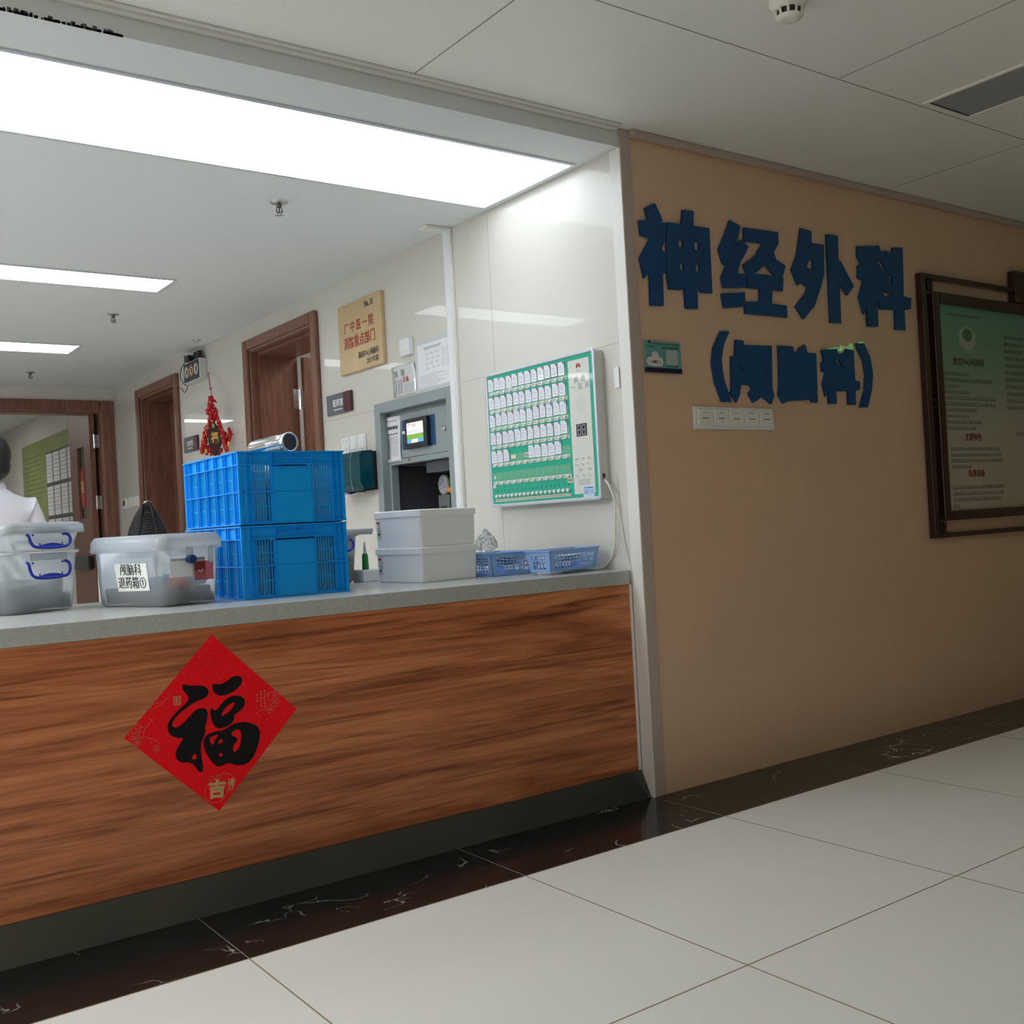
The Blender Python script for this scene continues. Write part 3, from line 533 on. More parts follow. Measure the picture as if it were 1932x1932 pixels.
# ------------------------------------------------------------------ red diamond with the brush character
cxd, czd = 1.011, .4985
t = thing('red_diamond_poster', 'red paper diamond with a black brushed character on the counter front', 'poster', (cxd, YC-.001, czd))
mb = MB(); y = YC-.0008
mb.add([(1.0147, y, .7391), (1.2523, y, .5016), (1.0115, y, .2584), (.7701, y, .4968)], [(0,1,2,3)])
o = mb.build('paper', P('poster_red', (.95, .004, .010), .65, spec=.2, var=.08, vscale=8), t)
md = o.modifiers.new('s', 'SOLIDIFY'); md.thickness = .0006; md.offset = 0
link_mesh('brush_character', flat(POLY['fu'], .0006, smooth=2), P('brush_ink', (.004, .004, .005), .6, spec=.25), t, fr(RY, (0, YC-.0018, 0)))
gl = P('poster_gold', (.55, .38, .16), .5); gl2 = P('poster_pale_line', (.62, .22, .14), .6); gl3 = P('poster_speck', (.75, .45, .35), .6)
text('gold_characters', '吉', .050, gl, t, fr(RY, (1.008, YC-.0018, .315)) @ Matrix.Rotation(-.1, 4, 'Z'), bold=.0022)
text('gold_characters', '诸', .034, gl, t, fr(RY, (1.048, YC-.0018, .323)) @ Matrix.Rotation(-.1, 4, 'Z'), bold=.0009, sx=.6)
RYm = RY.to_3x3()
mb = MB()
def ring(x, z, R, r=.0006, sx=1, a0=0, a1=2*PI, n=28):
    mb.tube([(x+sx*R*math.cos(a0+(a1-a0)*i/n), YC-.0016, z+R*math.sin(a0+(a1-a0)*i/n)) for i in range(n+1)], r, 4, cap=False)
ring(1.006, .314, .031, sx=1.05); ring(1.030, .330, .028, a0=-1.2, a1=2.2)
for k in range(4):   # leaves above the fruit outline
    a = .5+.7*k; mb.tube([(1.006, YC-.0016, .345), (1.006+.018*math.cos(a), YC-.0016, .345+.010*math.sin(a)), (1.006+.026*math.cos(a+.3), YC-.0016, .345+.014*math.sin(a+.2))], .0006, 4)
def flower(x, z, R):
    for k in range(5):
        a = 2*PI*k/5+.3; ring(x+R*.6*math.cos(a), z+R*.6*math.sin(a), R*.42, .0005, n=12)
flower(.806, .508, .018); flower(.795, .492, .012); flower(.804, .478, .009); flower(1.172, .512, .012); flower(1.187, .53, .014); flower(1.192, .552, .011); flower(.850, .455, .010)
for (a, b_, c, d) in ((.824, .512, .852, .535), (.81, .49, .84, .483), (.84, .483, .86, .466), (1.13, .505, .16+1.0, .515), (1.15, .545, 1.2, .565), (.83, .566, .87, .575), (.838, .56, .856, .585), (.85, .56, .872, .568), (.87, .57, .895, .586)):
    mb.tube([(a, YC-.0016, b_), ((a+c)/2, YC-.0016, (b_+d)/2+.004), (c, YC-.0016, d)], .0006, 4)
ring(.97, .66, .05, .0005, a0=.9, a1=2.4)
mb.build('line_drawing', gl2, t)
mb = MB()
for k in range(70):
    a, b_ = random.random()-.5, random.random()-.5
    x, z = cxd+(a-b_)*.24, czd+(a+b_)*.235
    if abs(x-1.01) < .085 and abs(z-.50) < .10: continue
    mb.ball((x, YC-.0014, z), (.0012, .0004, .0012), 6, 4)
mb.build('speckles', gl3, t)
mb = MB()
for c in range(4):
    for k in range(6 if c in (1, 2) else 3):
        x = 1.136+.011*c; z = .565-.0085*k + (.0 if c in (1, 2) else -.008)
        mb.box(x-.003, x+.003, YC-.0018, YC-.0014, z-.0005, z+.0005); mb.box(x-.0006, x+.0006, YC-.0018, YC-.0014, z-.003, z+.003); mb.box(x-.002, x+.003, YC-.0018, YC-.0014, z+.0018, z+.0026)
mb.build('small_verse', gl2, t)
mb = MB()
for a in ((.902, .921, .584, .586), (.902, .921, .562, .564), (.902, .904, .562, .586), (.919, .921, .562, .586), (.906, .917, .579, .581), (.906, .917, .573, .575), (.910, .912, .566, .582), (.906, .917, .567, .569)): mb.box(a[0], a[1], YC-.0018, YC-.0013, a[2], a[3])
mb.build('seal', gl, t)

# ------------------------------------------------------------------ blue characters on the corridor wall
LET = [('shen', 'blue wall character, first of the large upper row, nearest the corner'), ('jing', 'blue wall character, second of the large upper row'),
       ('wai', 'blue wall character, third of the large upper row'), ('ke', 'blue wall character, last of the large upper row, nearest the framed board'),
       ('open', 'blue opening bracket of the small lower row on the wall'), ('lu', 'blue wall character right after the opening bracket'),
       ('nao', 'blue wall character in the middle of the bracketed lower row'), ('ke2', 'blue wall character just before the closing bracket'), ('close', 'blue closing bracket of the small lower row on the wall')]
for k, lab in LET:
    me = flat(POLY[k], .010)
    o = link_mesh('wall_bracket' if k in ('open', 'close') else 'wall_character', me, bluem, None, fr(RY, (0, D-.0056, 0)))
    tag(o, lab, 'lettering', 'blue sign characters on the corridor wall')
# small card sign (code left blank)
t = thing('contactless_sign', 'small teal sign with a white cloud below the blue characters', 'sign', (2.725, D, 1.576))
mb = MB(); mb.cbox(2.635, 2.817, D-.009, D-.0005, 1.535, 1.633, .004); mb.build('plate', P('teal', (.13, .36, .34), .35, var=.06, vscale=9), t)
mb = MB(); mb.cbox(2.634, 2.818, D-.012, D-.0005, 1.518, 1.536, .004); mb.build('lower_edge', P('navy', (.004, .01, .05), .3), t)
cl = []
for i in range(40):
    a = 2*PI*i/40; cl.append((2.681+.045*math.cos(a)*(1.0), 1.556+.014*math.sin(a)))
mb = MB()
def disc(x, z, r, yy, sx=1, n=24): mb.add([(x+sx*r*math.cos(2*PI*i/n), yy, z+r*math.sin(2*PI*i/n)) for i in range(n)], [tuple(range(n))])
for i_, (x, z, r) in enumerate(((2.657, 1.558, .0165), (2.706, 1.558, .0165), (2.683, 1.577, .0185), (2.683, 1.560, .020))): disc(x, z, r, D-.0094-.0001*i_)
mb.add([(2.657, D-.0098, 1.5415), (2.706, D-.0098, 1.5415), (2.706, D-.0098, 1.55), (2.657, D-.0098, 1.55)], [(0,1,2,3)])
mb.build('cloud', P('cloud_white', (.75, .68, .62), .6), t)
text('lettering', 'NFC', .015, ink, t, fr(RY, (2.683, D-.0104, 1.556)), bold=.0003)
mb = MB()
for s in (-1, 1):
    for r in (.020, .024): mb.tube([(2.683+s*r*math.cos(a)*1.15, D-.0102, 1.557+r*.6*math.sin(a)) for a in (-.5, -.25, 0, .25, .5)], .0006, 4)
mb.tube([(2.683+.010*math.cos(a), D-.0102, 1.580+.008*math.sin(a)) for a in [PI*k/8 for k in range(9)]], .0006, 4)
mb.build('wave_marks', inkg, t)
mb = MB(); mb.box(2.739, 2.797, D-.0098, D-.0092, 1.549, 1.603); mb.build('blank_square', P('square_pale', (.45, .50, .48), .6), t)
mb = MB(); disc(2.658, 1.629, .006, D-.0097); mb.build('emblem', MATS['navy'], t)
mb = MB()
for x0, x1, z in ((2.67, 2.80, 1.624), (2.72, 2.80, 1.613), (2.72, 2.80, 1.608), (2.645, 2.68, 1.612), (2.74, 2.797, 1.543)):
    x = x0
    while x < x1: mb.box(x, x+.0035, D-.0098, D-.0092, z-.0016, z+.0016); x += .005
mb.build('fine_print', P('teal_dark', (.03, .14, .14), .5), t)
# five-gang switch plate
t = thing('light_switch', 'long white five-gang switch plate under the blue bracketed characters', 'switch', (3.09, D, 1.357))
mb = MB(); mb.cbox(2.866, 3.316, D-.010, D-.0005, 1.314, 1.400, .004); mb.build('plate', MATS['white_plastic'], t)
for k in range(5):
    x = 2.884+.086*k
    mb = MB(); mb.cbox(x, x+.074, D-.0165, D-.010, 1.329, 1.390, .003); sw = mb.build('rocker', cream, t)
    mb = MB(); mb.box(x+.022, x+.050, D-.0172, D-.0163, 1.376, 1.3775); mb.box(x+.020, x+.052, D-.0172, D-.0163, 1.3535, 1.3565); mb.build('marking', MATS['label_brown'] if 'label_brown' in MATS else P('label_brown', (.10, .05, .04), .6), sw)

# ------------------------------------------------------------------ framed notice board
t = thing('framed_notice_board', 'large information board in an openwork dark red wooden frame', 'board', (5.7, D, 1.43))
FX0, FX1, FZ0, FZ1 = 4.350, 7.05, .828, 2.040
mb = MB(); yy0, yy1 = D-.035, D-.003
def bar(x0, x1, z0, z1, a=yy0, b=yy1): mb.cbox(x0, x1, a, b, z0, z1, .003)
w_ = .036
bar(FX0, FX0+w_, FZ0, FZ1); bar(FX1-w_, FX1, FZ0, FZ1); bar(FX0+w_+.0003, FX1-w_-.0003, FZ0, FZ0+.022); bar(FX0+w_+.0003, FX1-w_-.0003, FZ1-.022, FZ1)
# short ties at the corners
for x in (FX0+.062, FX1-.062):
    bar(x-.008, x+.008, FZ0+.023, FZ0+.075, yy0+.004); bar(x-.008, x+.008, FZ1-.075, FZ1-.023, yy0+.004)
for x in (FX0+.09, FX1-.09):
    bar(x-.008, x+.008, FZ0+.023, FZ0+.075, yy0+.004); bar(x-.008, x+.008, FZ1-.075, FZ1-.023, yy0+.004)
for z in (FZ0+.085, 1.43, 1.46, FZ1-.09):
    bar(FX0+w_+.0003, FX0+.075, z-.007, z+.007, yy0+.004); bar(FX1-.075, FX1-w_-.0003, z-.007, z+.007, yy0+.004)
bar(5.15, 6.25, FZ1-.075, FZ1+.085, yy0-.006)
mb.build('outer_frame', lac, t)
mb = MB(); IX0, IX1, IZ0, IZ1 = 4.423, 6.977, .905, 1.960; iw = .050
def bar2(x0, x1, z0, z1): mb.cbox(x0, x1, D-.045, D-.003, z0, z1, .006)
bar2(IX0, IX0+iw, IZ0, IZ1); bar2(IX1-iw, IX1, IZ0, IZ1); bar2(IX0+iw+.0003, IX1-iw-.0003, IZ0, IZ0+.044); bar2(IX0+iw+.0003, IX1-iw-.0003, IZ1-.050, IZ1)
mb.build('inner_frame', lac, t)
pm = P('board_print', (.4,.5,.4), .4, coat=.2, coat_r=.08); nt, b = nodes(pm)
tcn = nt.nodes.new('ShaderNodeTexCoord'); sp = nt.nodes.new('ShaderNodeSeparateXYZ'); nt.links.new(tcn.outputs['Generated'], sp.inputs[0])
nt.links.new(ramp(nt, sp.outputs[2], [(.0, (.50, .44, .35)), (.40, (.48, .45, .36)), (.72, (.22, .38, .27)), (1, (.14, .34, .24))]), b.inputs['Base Color'])
mb = MB(); mb.box(IX0+iw, IX1-iw, D-.022, D-.003, IZ0+.044, IZ1-.050); mb.build('printed_panel', pm, t)
YP = D-.0226
mb = MB()
def lines(x0, x1, zs, h=.010, step=.017, fill=.8):
    for z, frac in zs:
        x = x0
        while x < x0+(x1-x0)*frac:
            wd = step*fill*(.85+.15*random.random()); hh = 1.5*h
            for q in range(3):
                zq = z+hh*(q/2-.5)*random.uniform(.8, 1); mb.box(x+wd*.1*random.random(), x+wd, YP, YP+.0004+.00005*q, zq-.0009, zq+.0009)
            for q in range(2):
                xq = x+wd*(.25+.5*q)*random.uniform(.7, 1.2); mb.box(xq-.0008, xq+.0008, YP-.0001, YP+.0004, z-hh*.5, z+hh*.5*random.random())
            x += step
lines(4.50, 4.96, [(1.588-.0282*k, f_) for k, f_ in enumerate((.48, .9, .26, .46, .95, .93, .56, .44, .66, .55))], .011)
lines(4.53, 4.97, [(1.235-.0275*k, f_) for k, f_ in enumerate((.95, 1, 1, .38))], .010)
lines(4.53, 4.97, [(1.055-.0285*k, f_) for k, f_ in enumerate((1, 1, .95, .1))], .011)
lines(5.045, 5.5, [(1.788-.035*k, f_) for k, f_ in enumerate((.8, .7, .9, .8, .5, .8, .9, .6, .9, .4, .95))], .011)
lines(5.12, 5.3, [(1.31, .9)], .014)
mb.build('fine_print', P('print_brown', (.10, .10, .05), .6), t)
text('heading', '主要特色', .036, P('print_red', (.20, .03, .02), .6), t, fr(RY, (4.725, YP, 1.290)), bold=.0008)
text('heading', '先进设备', .036, MATS['print_red'], t, fr(RY, (4.735, YP, 1.118)), bold=.0008)
text('title', '脑病中心颅脑科', .038, MATS['print_brown'], t, fr(RY, (4.722, YP, 1.646)), bold=.0008)
mb = MB()
disc(4.72, 1.76, .058, YP+.0002, 1.25); mb.build('picture', P('oval_pale', (.40, .47, .40), .5), t)
mb = MB()
disc(4.722, 1.778, .032, YP-.0003, 1.35, 9); mb.build('picture', P('oval_green', (.07, .20, .06), .5), t)
mb = MB(); lines(4.56, 4.84, [(1.868, 1)], .006, .010); mb.build('fine_print', MATS['oval_green'], t)
# ------------------------------------------------------------------ things on the inner wall
def WX(y, z, x): return fr(RX, (x, y, z))
# gold plaque
t = thing('wall_plaque', 'brushed gold plaque with red characters numbered 31', 'plaque', (X0, 4.752, 2.0))
mb = MB(); mb.cbox(X0-.022, X0-.0005, 4.522, 4.983, 1.820, 2.178, .002); mb.build('plate', goldm, t)
xp = X0-.0225
texts('red_writing', [('广 中 医 一 院', .060, WX(4.757, 2.050, xp), dict(sx=.86, bold=.0006)), ('消防重点部门', .066, WX(4.757, 1.970, xp), dict(sx=.86, bold=.0008))], P('plaque_red', (.42, .03, .02), .5), t)
texts('dark_writing', [('No. 31', .042, WX(4.640, 2.140, xp), dict(sx=.8, bold=.0012)), ('脑病中心颅脑科', .038, WX(4.665, 1.893, xp), dict(sx=.80)), ('2017年制', .036, WX(4.625, 1.853, xp), dict(sx=.85))], ink, t)
# room signs
def room_sign(y0, y1, z0, z1, body, sub, label):
    t = thing('room_sign', label, 'sign', (X0, (y0+y1)/2, (z0+z1)/2), group='grey room signs beside the doors')
    ym = y0+(y1-y0)*.30
    mb = MB(); mb.cbox(X0-.014, X0-.0005, ym+.0004, y1, z0, z1, .002); mb.build('plate', P('sign_grey', (.12, .13, .15), .45), t)
    mb = MB(); mb.cbox(X0-.018, X0-.0005, y0, ym, z0, z1, .006); mb.build('end_cap', P('sign_maroon', (.07, .008, .018), .35), t)
    text('lettering', body, .040, MATS['white_plastic'], t, WX(ym+.063, (z0+z1)/2+.002, X0-.0146), bold=.0006)
    text('small_lettering', sub, .0135, MATS['white_plastic'], t, WX(ym+.066, z0+.024, X0-.0146), bold=.0003)
room_sign(4.895, 5.180, 1.630, 1.738, '配药室', 'Preparation Room', 'grey and maroon room sign right beside the open brown door')
room_sign(7.215, 7.500, 1.630, 1.736, '治疗室', 'Treatment Room', 'grey and maroon room sign left of the red hanging ornament')
# small white cover box
t = thing('junction_cover', 'small white plastic wall box between the gold plaque and the posted sheet', 'box', (X0, 4.30, 1.86))
mb = MB(); mb.cbox(X0-.028, X0-.0005, 4.262, 4.352, 1.822, 1.902, .004); mb.build('cover', MATS['white_plastic'], t)
mb = MB(); mb.box(X0-.0283, X0-.0279, 4.275, 4.340, 1.838, 1.8385); mb.build('parting_line', inkg, t)
# posted sheets
def xlines(mb, y0, y1, z, h=.0016, step=.005, x=X0-.0012, frac=1):
    y = y1; ye = y1-(y1-y0)*frac
    while y > ye:
        wd = step*(.5+.4*random.random()); mb.box(x-.0002, x+.0002, y-wd, y, z-h/2, z+h/2); y -= step
t = thing('posted_notice', 'white printed flow chart sheet posted beside the trunking above the grey cabinet', 'notice', (X0, 4.09, 1.75))
mb = MB(); mb.box(X0-.0012, X0-.0004, 3.943, 4.243, 1.640, 1.870); mb.build('film', P('film_grey', (.62, .63, .66), .2), t)
mb = MB(); mb.box(X0-.0018, X0-.0013, 3.95, 4.230, 1.650, 1.852); mb.build('sheet', paper, t)
mb = MB(); xx = X0-.0022
for z, a, b_, h in ((1.832, 4.02, 4.17, .005), (1.824, 4.03, 4.17, .002)): xlines(mb, a, b_, z, h, .006, xx)
for k in range(9): xlines(mb, 3.955, 4.22, 1.708-.0066*k, .0012, .004, xx, .5+.5*random.random())
for k in range(4):
    for j in range(3):
        y = 4.16-.045*j-.01*(k % 2); z = 1.806-.022*k
        for (a, b_, c, d) in ((y-.02, y, z, z+.0006), (y-.02, y, z-.009, z-.0084), (y-.0206, y-.02, z-.009, z), (y, y+.0006, z-.009, z)): mb.box(xx-.0002, xx, a, b_, c, d)
        xlines(mb, y-.016, y-.004, z-.0045, .0015, .003, xx)
for j in range(3):
    for k in range(7): xlines(mb, 4.005-.022*j, 4.017-.022*j, 1.812-.006*k, .0012, .003, xx)
    for k in range(7): xlines(mb, 4.005-.022*j, 4.017-.022*j, 1.765-.006*k, .0012, .003, xx)
mb.build('fine_print', inkg, t)
t = thing('laminated_notice', 'shiny laminated notice curling over the top left of the grey cabinet', 'notice', (X0, 4.365, 1.71))
mb = MB(); n = 8
vs = []; fs = []
for i in range(n+1):
    for j in range(n+1):
        y = 4.256+.215*i/n; z = 1.637+.15*j/n; x = X0-.0015-.010*max(0, j/n-.55)**1.2*2-.002*math.sin(i*1.3+j)*(j/n)
        vs.append((x, y, z))
for i in range(n):
    for j in range(n): a = i*(n+1)+j; fs.append((a, a+1, a+n+2, a+n+1))
mb.add(vs, fs, True); o = mb.build('sheet', P('laminate', (.72, .73, .75), .08, spec=.9, coat=1), t); sm = o.modifiers.new('s', 'SOLIDIFY'); sm.thickness = .0006
mb = MB()
for j in range(2): mb.box(X0-.0100, X0-.0096, 4.42-.06*j, 4.45-.07*j, 1.735, 1.765)
mb.build('print_block', inkg, t)
mb = MB(); xx = X0-.0045
for k in range(6): xlines(mb, 4.27, 4.36, 1.690-.0075*k, .0013, .004, xx)
for j in range(3):
    for k in range(5): mb.box(xx-.0002, xx, 4.385+.025*j, 4.394+.025*j, 1.652+.014*k, 1.662+.014*k)
mb.build('fine_print', inkg, t)
text('lettering', '区域', .030, redink, t, WX(4.345, 1.712, xx-.0003), sx=.9)
# white switches above the towel dispenser
t = thing('light_switch', 'white socket and switch pair above the towel dispenser', 'switch', (X0, 4.95, 1.45))
for k, (a, b_) in enumerate(((4.955, 5.042), (4.863, 4.950), (4.772, 4.858))):
    mb = MB(); mb.cbox(X0-.009, X0-.0005, a, b_, 1.412, 1.498, .003); pl = mb.build('plate', MATS['white_plastic'], t)
    if k:
        mb = MB(); mb.cbox(X0-.013, X0-.009, a+.01, b_-.01, 1.424, 1.487, .002); mb.build('rocker', white, pl)
    else:
        mb = MB()
        for q in ((.028, .066), (.058, .066), (.030, .022), (.056, .022)): mb.box(X0-.0094, X0-.0089, a+q[0]-.002, a+q[0]+.002, 1.412+q[1]-.005, 1.412+q[1]+.005)
        mb.build('socket_hole', black, pl)
# thermostat and switches near the far corner
t = thing('thermostat', 'small white thermostat with dark display in the far corner', 'thermostat', (X0, 9.035, 1.33))
mb = MB(); mb.cbox(X0-.016, X0-.0005, 8.985, 9.090, 1.292, 1.376, .003); mb.build('case', MATS['white_plastic'], t)
mb = MB(); mb.box(X0-.0166, X0-.0158, 9.025, 9.075, 1.318, 1.362); mb.build('display', black, t)
t = thing('light_switch', 'white double switch plate between the thermostat and the closed brown door', 'switch', (X0, 8.80, 1.34))
for a, b_ in ((8.855, 8.945), (8.760, 8.850), (8.665, 8.755)):
    mb = MB(); mb.cbox(X0-.010, X0-.0005, a, b_, 1.300, 1.384, .003); pl = mb.build('plate', MATS['white_plastic'], t)
    mb = MB(); mb.cbox(X0-.014, X0-.010, a+.012, b_-.012, 1.312, 1.372, .002); mb.build('rocker', cream, pl)
# towel dispenser
t = thing('towel_dispenser', 'smoked teal paper towel dispenser beside the grey cabinet', 'dispenser', (X0, 4.83, 1.30))
y0, y1, z0, z1 = 4.665, 4.985, 1.202, 1.404
prof = [(X0-.001, z0), (X0-.090, z0), (X0-.125, z0+.05), (X0-.120, z1-.02), (X0-.100, z1), (X0-.001, z1)]
mb = MB(); mb.box(X0-.030, X0-.0005, y0+.005, y1-.005, z0+.004, z1-.004); mb.box(X0-.085, X0-.03, y0+.01, y1-.01, z0-.0, z0+.008)
mb.build('back_plate', black, t)
mb = MB()
pr = [(X0-.031, z0+.01), (X0-.085, z0+.006), (X0-.105, z0+.045), (X0-.105, z1-.03), (X0-.088, z1-.003), (X0-.031, z1)]
mb.loops([[(x, y, z) for x, z in pr] for y in (y0, y1)]); o = mb.build('cover', smoke_m, t)
mb = MB(); mb.lathe([(.052, 4.70), (.052, 4.94)], 24, (X0-.062, 0, 0), 'y'); o = mb.build('paper_roll', P('towel_teal', (.25, .45, .44), .8), t)
for v in o.data.vertices: v.co.z += 1.292-1.30+.0
mb = MB(); mb.tube([(X0-.107, 4.74+.020*math.sin(a), 1.30+.095*math.cos(a)) for a in [PI*k/12 for k in range(13)]], .002, 6); mb.build('window_rim', MATS['teal'], t)
mb = MB(); mb.box(X0-.1085, X0-.1060, 4.880, 4.925, 1.350, 1.375); mb.build('sticker', paper, t)
mb = MB(); n = 10; vs = []; fs = []
for i in range(n+1):
    for j in range(4):
        vs.append((X0-.03-.035*j-.01*math.sin(i*.9), 4.74+.22*i/n, z0-.004-.006*j+.004*math.sin(i*1.1+j)))
for i in range(n):
    for j in range(3): a = i*4+j; fs.append((a, a+1, a+5, a+4))
mb.add(vs, fs, True); o = mb.build('hanging_towel', paper, t); sm = o.modifiers.new('s', 'SOLIDIFY'); sm.thickness = .0015
# grey recessed cabinet
t = thing('recessed_cabinet', 'grey steel recessed cabinet with small touch screen door and open niche', 'cabinet', (X0, 4.30, 1.2))
mb = MB()
def cb(y0, y1, z0, z1, xa=X0-.012, xb=X0+.06, c=.002): mb.cbox(xa, xb, y0, y1, z0, z1, c)
cb(3.946, 3.990, .812, 1.629); cb(4.604, 4.660, .812, 1.629); cb(3.9905, 4.6035, 1.579, 1.629)
mb.cbox(X0+.045, X0+.060, 3.9905, 4.6035, 1.5605, 1.5785, .001)
cb(3.9905, 4.6035, 1.318, 1.344, X0+.028, X0+.07); cb(4.585, 4.6035, .82, 1.3175, X0+.028, X0+.07); cb(3.9905, 4.025, .82, 1.3175, X0+.028, X0+.07)
mb.build('frame', greym, t)
mb = MB(); mb.cbox(X0+.030, X0+.044, 3.994, 4.600, 1.3465, 1.560, .002); dr = mb.build('door', greym, t)
mb = MB(); mb.box(X0+.0285, X0+.0298, 4.156, 4.462, 1.384, 1.528); mb.build('panel', P('navy_panel', (.015, .07, .16), .4), dr)
mb = MB(); mb.cbox(X0+.006, X0+.0284, 4.198, 4.402, 1.383, 1.526, .005); mb.build('screen_bezel', black, dr)
scr = [P('scr_pink', (.9,.8,.8), .4, emit=(1, .80, .80), es=.2), P('scr_white', (.9,.9,.9), .4, emit=(.92, .93, 1), es=.22), P('scr_green', (.2,.4,.05), .4, emit=(.22, .42, .08), es=.22), P('scr_blue', (.1,.4,.8), .4, emit=(.09, .42, .85), es=.22)]
mb = MB(); xs = X0+.0055; a, b_ = 4.227, 4.378
for i, (ya, yb, za, zb) in enumerate(((a, b_, 1.475, 1.505), (a, b_, 1.4495, 1.475), (a, b_, 1.425, 1.4495), (4.337, b_, 1.408, 1.425), (4.278, 4.337, 1.408, 1.425), (a, 4.278, 1.408, 1.425))):
    mb.cur = (0, 1, 2, 3, 1, 3)[i]; mb.box(xs, xs+.0004, ya, yb, za, zb)
mb.build('screen', scr, dr)
mb = MB()
xlines(mb, 4.33, 4.37, 1.496, .0025, .004, xs-.0004); xlines(mb, 4.24, 4.37, 1.466, .0016, .004, xs-.0004); xlines(mb, 4.24, 4.37, 1.458, .0016, .004, xs-.0004)
for yy in (4.315, 4.300): mb.box(xs-.0006, xs-.0003, yy-.002, yy+.002, 1.484, 1.500)
mb.build('screen_print', inkg, dr)
mb = MB(); mb.lathe([(.012, 0), (.011, -.008), (.005, -.014)], 16, (X0+.030, 4.073, 1.45), 'x'); mb.build('lock', chrome, dr)
mb = MB(); mb.box(X0+.0278, X0+.0284, 4.407, 4.458, 1.462, 1.476); mb.build('sticker', white, dr)
mb = MB(); mb.lathe([(.007, 0), (.007, .0008)], 14, (X0+.0268, 4.407, 1.334), 'x'); mb.build('red_emblem', MATS['festive_red'], t)
mb = MB()   # niche shell
mb.box(X0+.061, X0+.40, 4.604, 4.61, .815, 1.317); mb.box(X0+.071, X0+.40, 3.985, 3.991, .815, 1.317); mb.box(X0+.40, X0+.41, 3.985, 4.61, .80, 1.58)
mb.box(X0+.071, X0+.40, 3.991, 4.604, 1.3177, 1.330); mb.box(X0+.0, X0+.40, 3.991, 4.604, .802, .818)
mb.build('niche', P('niche_grey', (.10, .105, .12), .35, metal=.3, bump=.5, bscale=90), t)
mb = MB(); mb.cbox(X0+.075, X0+.30, 4.05, 4.33, 1.262, 1.3172, .003); mb.build('light_housing', MATS['niche_grey'], t)
# sheet taped on the cabinet door
t = thing('instruction_sheet', 'narrow white instruction sheet hanging on the grey cabinet door', 'notice', (X0+.02, 4.54, 1.45))
mb = MB(); n = 10; vs = []; fs = []
for i in range(5):
    for j in range(n+1):
        z = 1.335+.222*j/n; y = 4.474+.120*i/4+.002*math.sin(j); x = X0+.026-.004*math.sin(i*.8+j*.5)-(.012 if j == 0 and i == 4 else 0)
        vs.append((x, y, z))
for i in range(4):
    for j in range(n): a = i*(n+1)+j; fs.append((a, a+1, a+n+2, a+n+1))
mb.add(vs, fs, True); o = mb.build('sheet', paper, t); sm = o.modifiers.new('s', 'SOLIDIFY'); sm.thickness = .0006; sm.offset = 0
mb = MB(); xx = X0+.0205
xlines(mb, 4.50, 4.60, 1.537, .003, .005, xx)
for k in range(4): mb.box(xx-.0003, xx, 4.495+.026*k, 4.511+.026*k, 1.495, 1.510); mb.box(xx-.0003, xx, 4.495+.026*k, 4.511+.026*k, 1.468, 1.474)
for k in range(14): xlines(mb, 4.49, 4.60, 1.455-.0075*k, .0012, .0045, xx)
mb.build('fine_print', ink, t)
# items in the niche
t = thing('hand_mirror', 'round green-rimmed glass piece standing in the grey cabinet niche', 'mirror', (X0+.14, 4.20, .82))
cM = Matrix.Rotation(PI/2, 3, 'Y') @ Matrix.Rotation(.0, 3, 'X')
mb = MB(); mb.lathe([(.046, 0), (.050, .004), (.050, .014), (.044, .016)], 28, (X0+.135, 4.285, 1.203), 'x', cap0=False, cap1=False); mb.build('rim', P('lime_rim', (.25, .42, .15), .4), t)
mb = MB(); mb.lathe([(.045, .002), (.045, .012)], 28, (X0+.135, 4.285, 1.203), 'x'); mb.build('glass', P('mirror_glass', (.55, .52, .65), .08, metal=.8, bump=1, bscale=60), t)
mb = MB(); mb.cbox(X0+.137, X0+.150, 4.235, 4.335, .8185, 1.155, .005); mb.build('stand', P('stand_grey', (.13, .14, .14), .4), t)
mb = MB(); mb.cbox(X0+.134, X0+.1368, 4.260, 4.310, .83, 1.10, .001); mb.build('slot', black, t)
t = thing('orange_toy_leaf', 'bright orange leaf-shaped piece in the right of the cabinet niche', 'decoration', (X0+.10, 4.10, .82))
mb = MB(); mb.ball((X0+.11, 4.170, 1.172), (.016, .045, .014), 14, 8); mb.build('leaf', P('orange', (.85, .28, .01), .4), t)
mb = MB(); mb.tube([(X0+.11, 4.170, .819), (X0+.11, 4.170, 1.16)], .006, 8); mb.build('stem', black, t)
t = thing('green_flask', 'dark green bottle behind the orange leaf in the niche', 'bottle', (X0+.2, 4.13, .82))
mb = MB(); mb.lathe([(.045, .8185), (.047, .83), (.047, 1.20), (.03, 1.245), (.02, 1.25)], 20, (X0+.22, 4.27, 0)); mb.build('body', P('flask_green', (.015, .05, .015), .3), t)

# bed call board (patient overview board)
t = thing('patient_board', 'white-framed green patient overview board with rows of name cards', 'board', (X0, 3.26, 1.35))
BY0, BY1, BZ0, BZ1 = 2.917, 3.622, 1.069, 1.628; xb = X0-.045
def rrect(y0, y1, z0, z1, r, n=6):
    out = []
    for cy, cz, a0 in ((y1-r, z1-r, 0), (y0+r, z1-r, PI/2), (y0+r, z0+r, PI), (y1-r, z0+r, 1.5*PI)):
        for k in range(n+1):
            a = a0+PI/2*k/n; out.append((cy+r*math.cos(a), cz+r*math.sin(a)))
    return out
mb = MB()
def rl(x, i, r=.018): return [(x, a, b_) for a, b_ in rrect(BY0+i, BY1-i, BZ0+i, BZ1-i, max(.004, r-i))]
mb.loops([rl(X0-.0008, .004), rl(xb+.004, .004)], True, True)
mb.build('case', P('case_white', (.62, .62, .60), .35), t)
mb = MB()
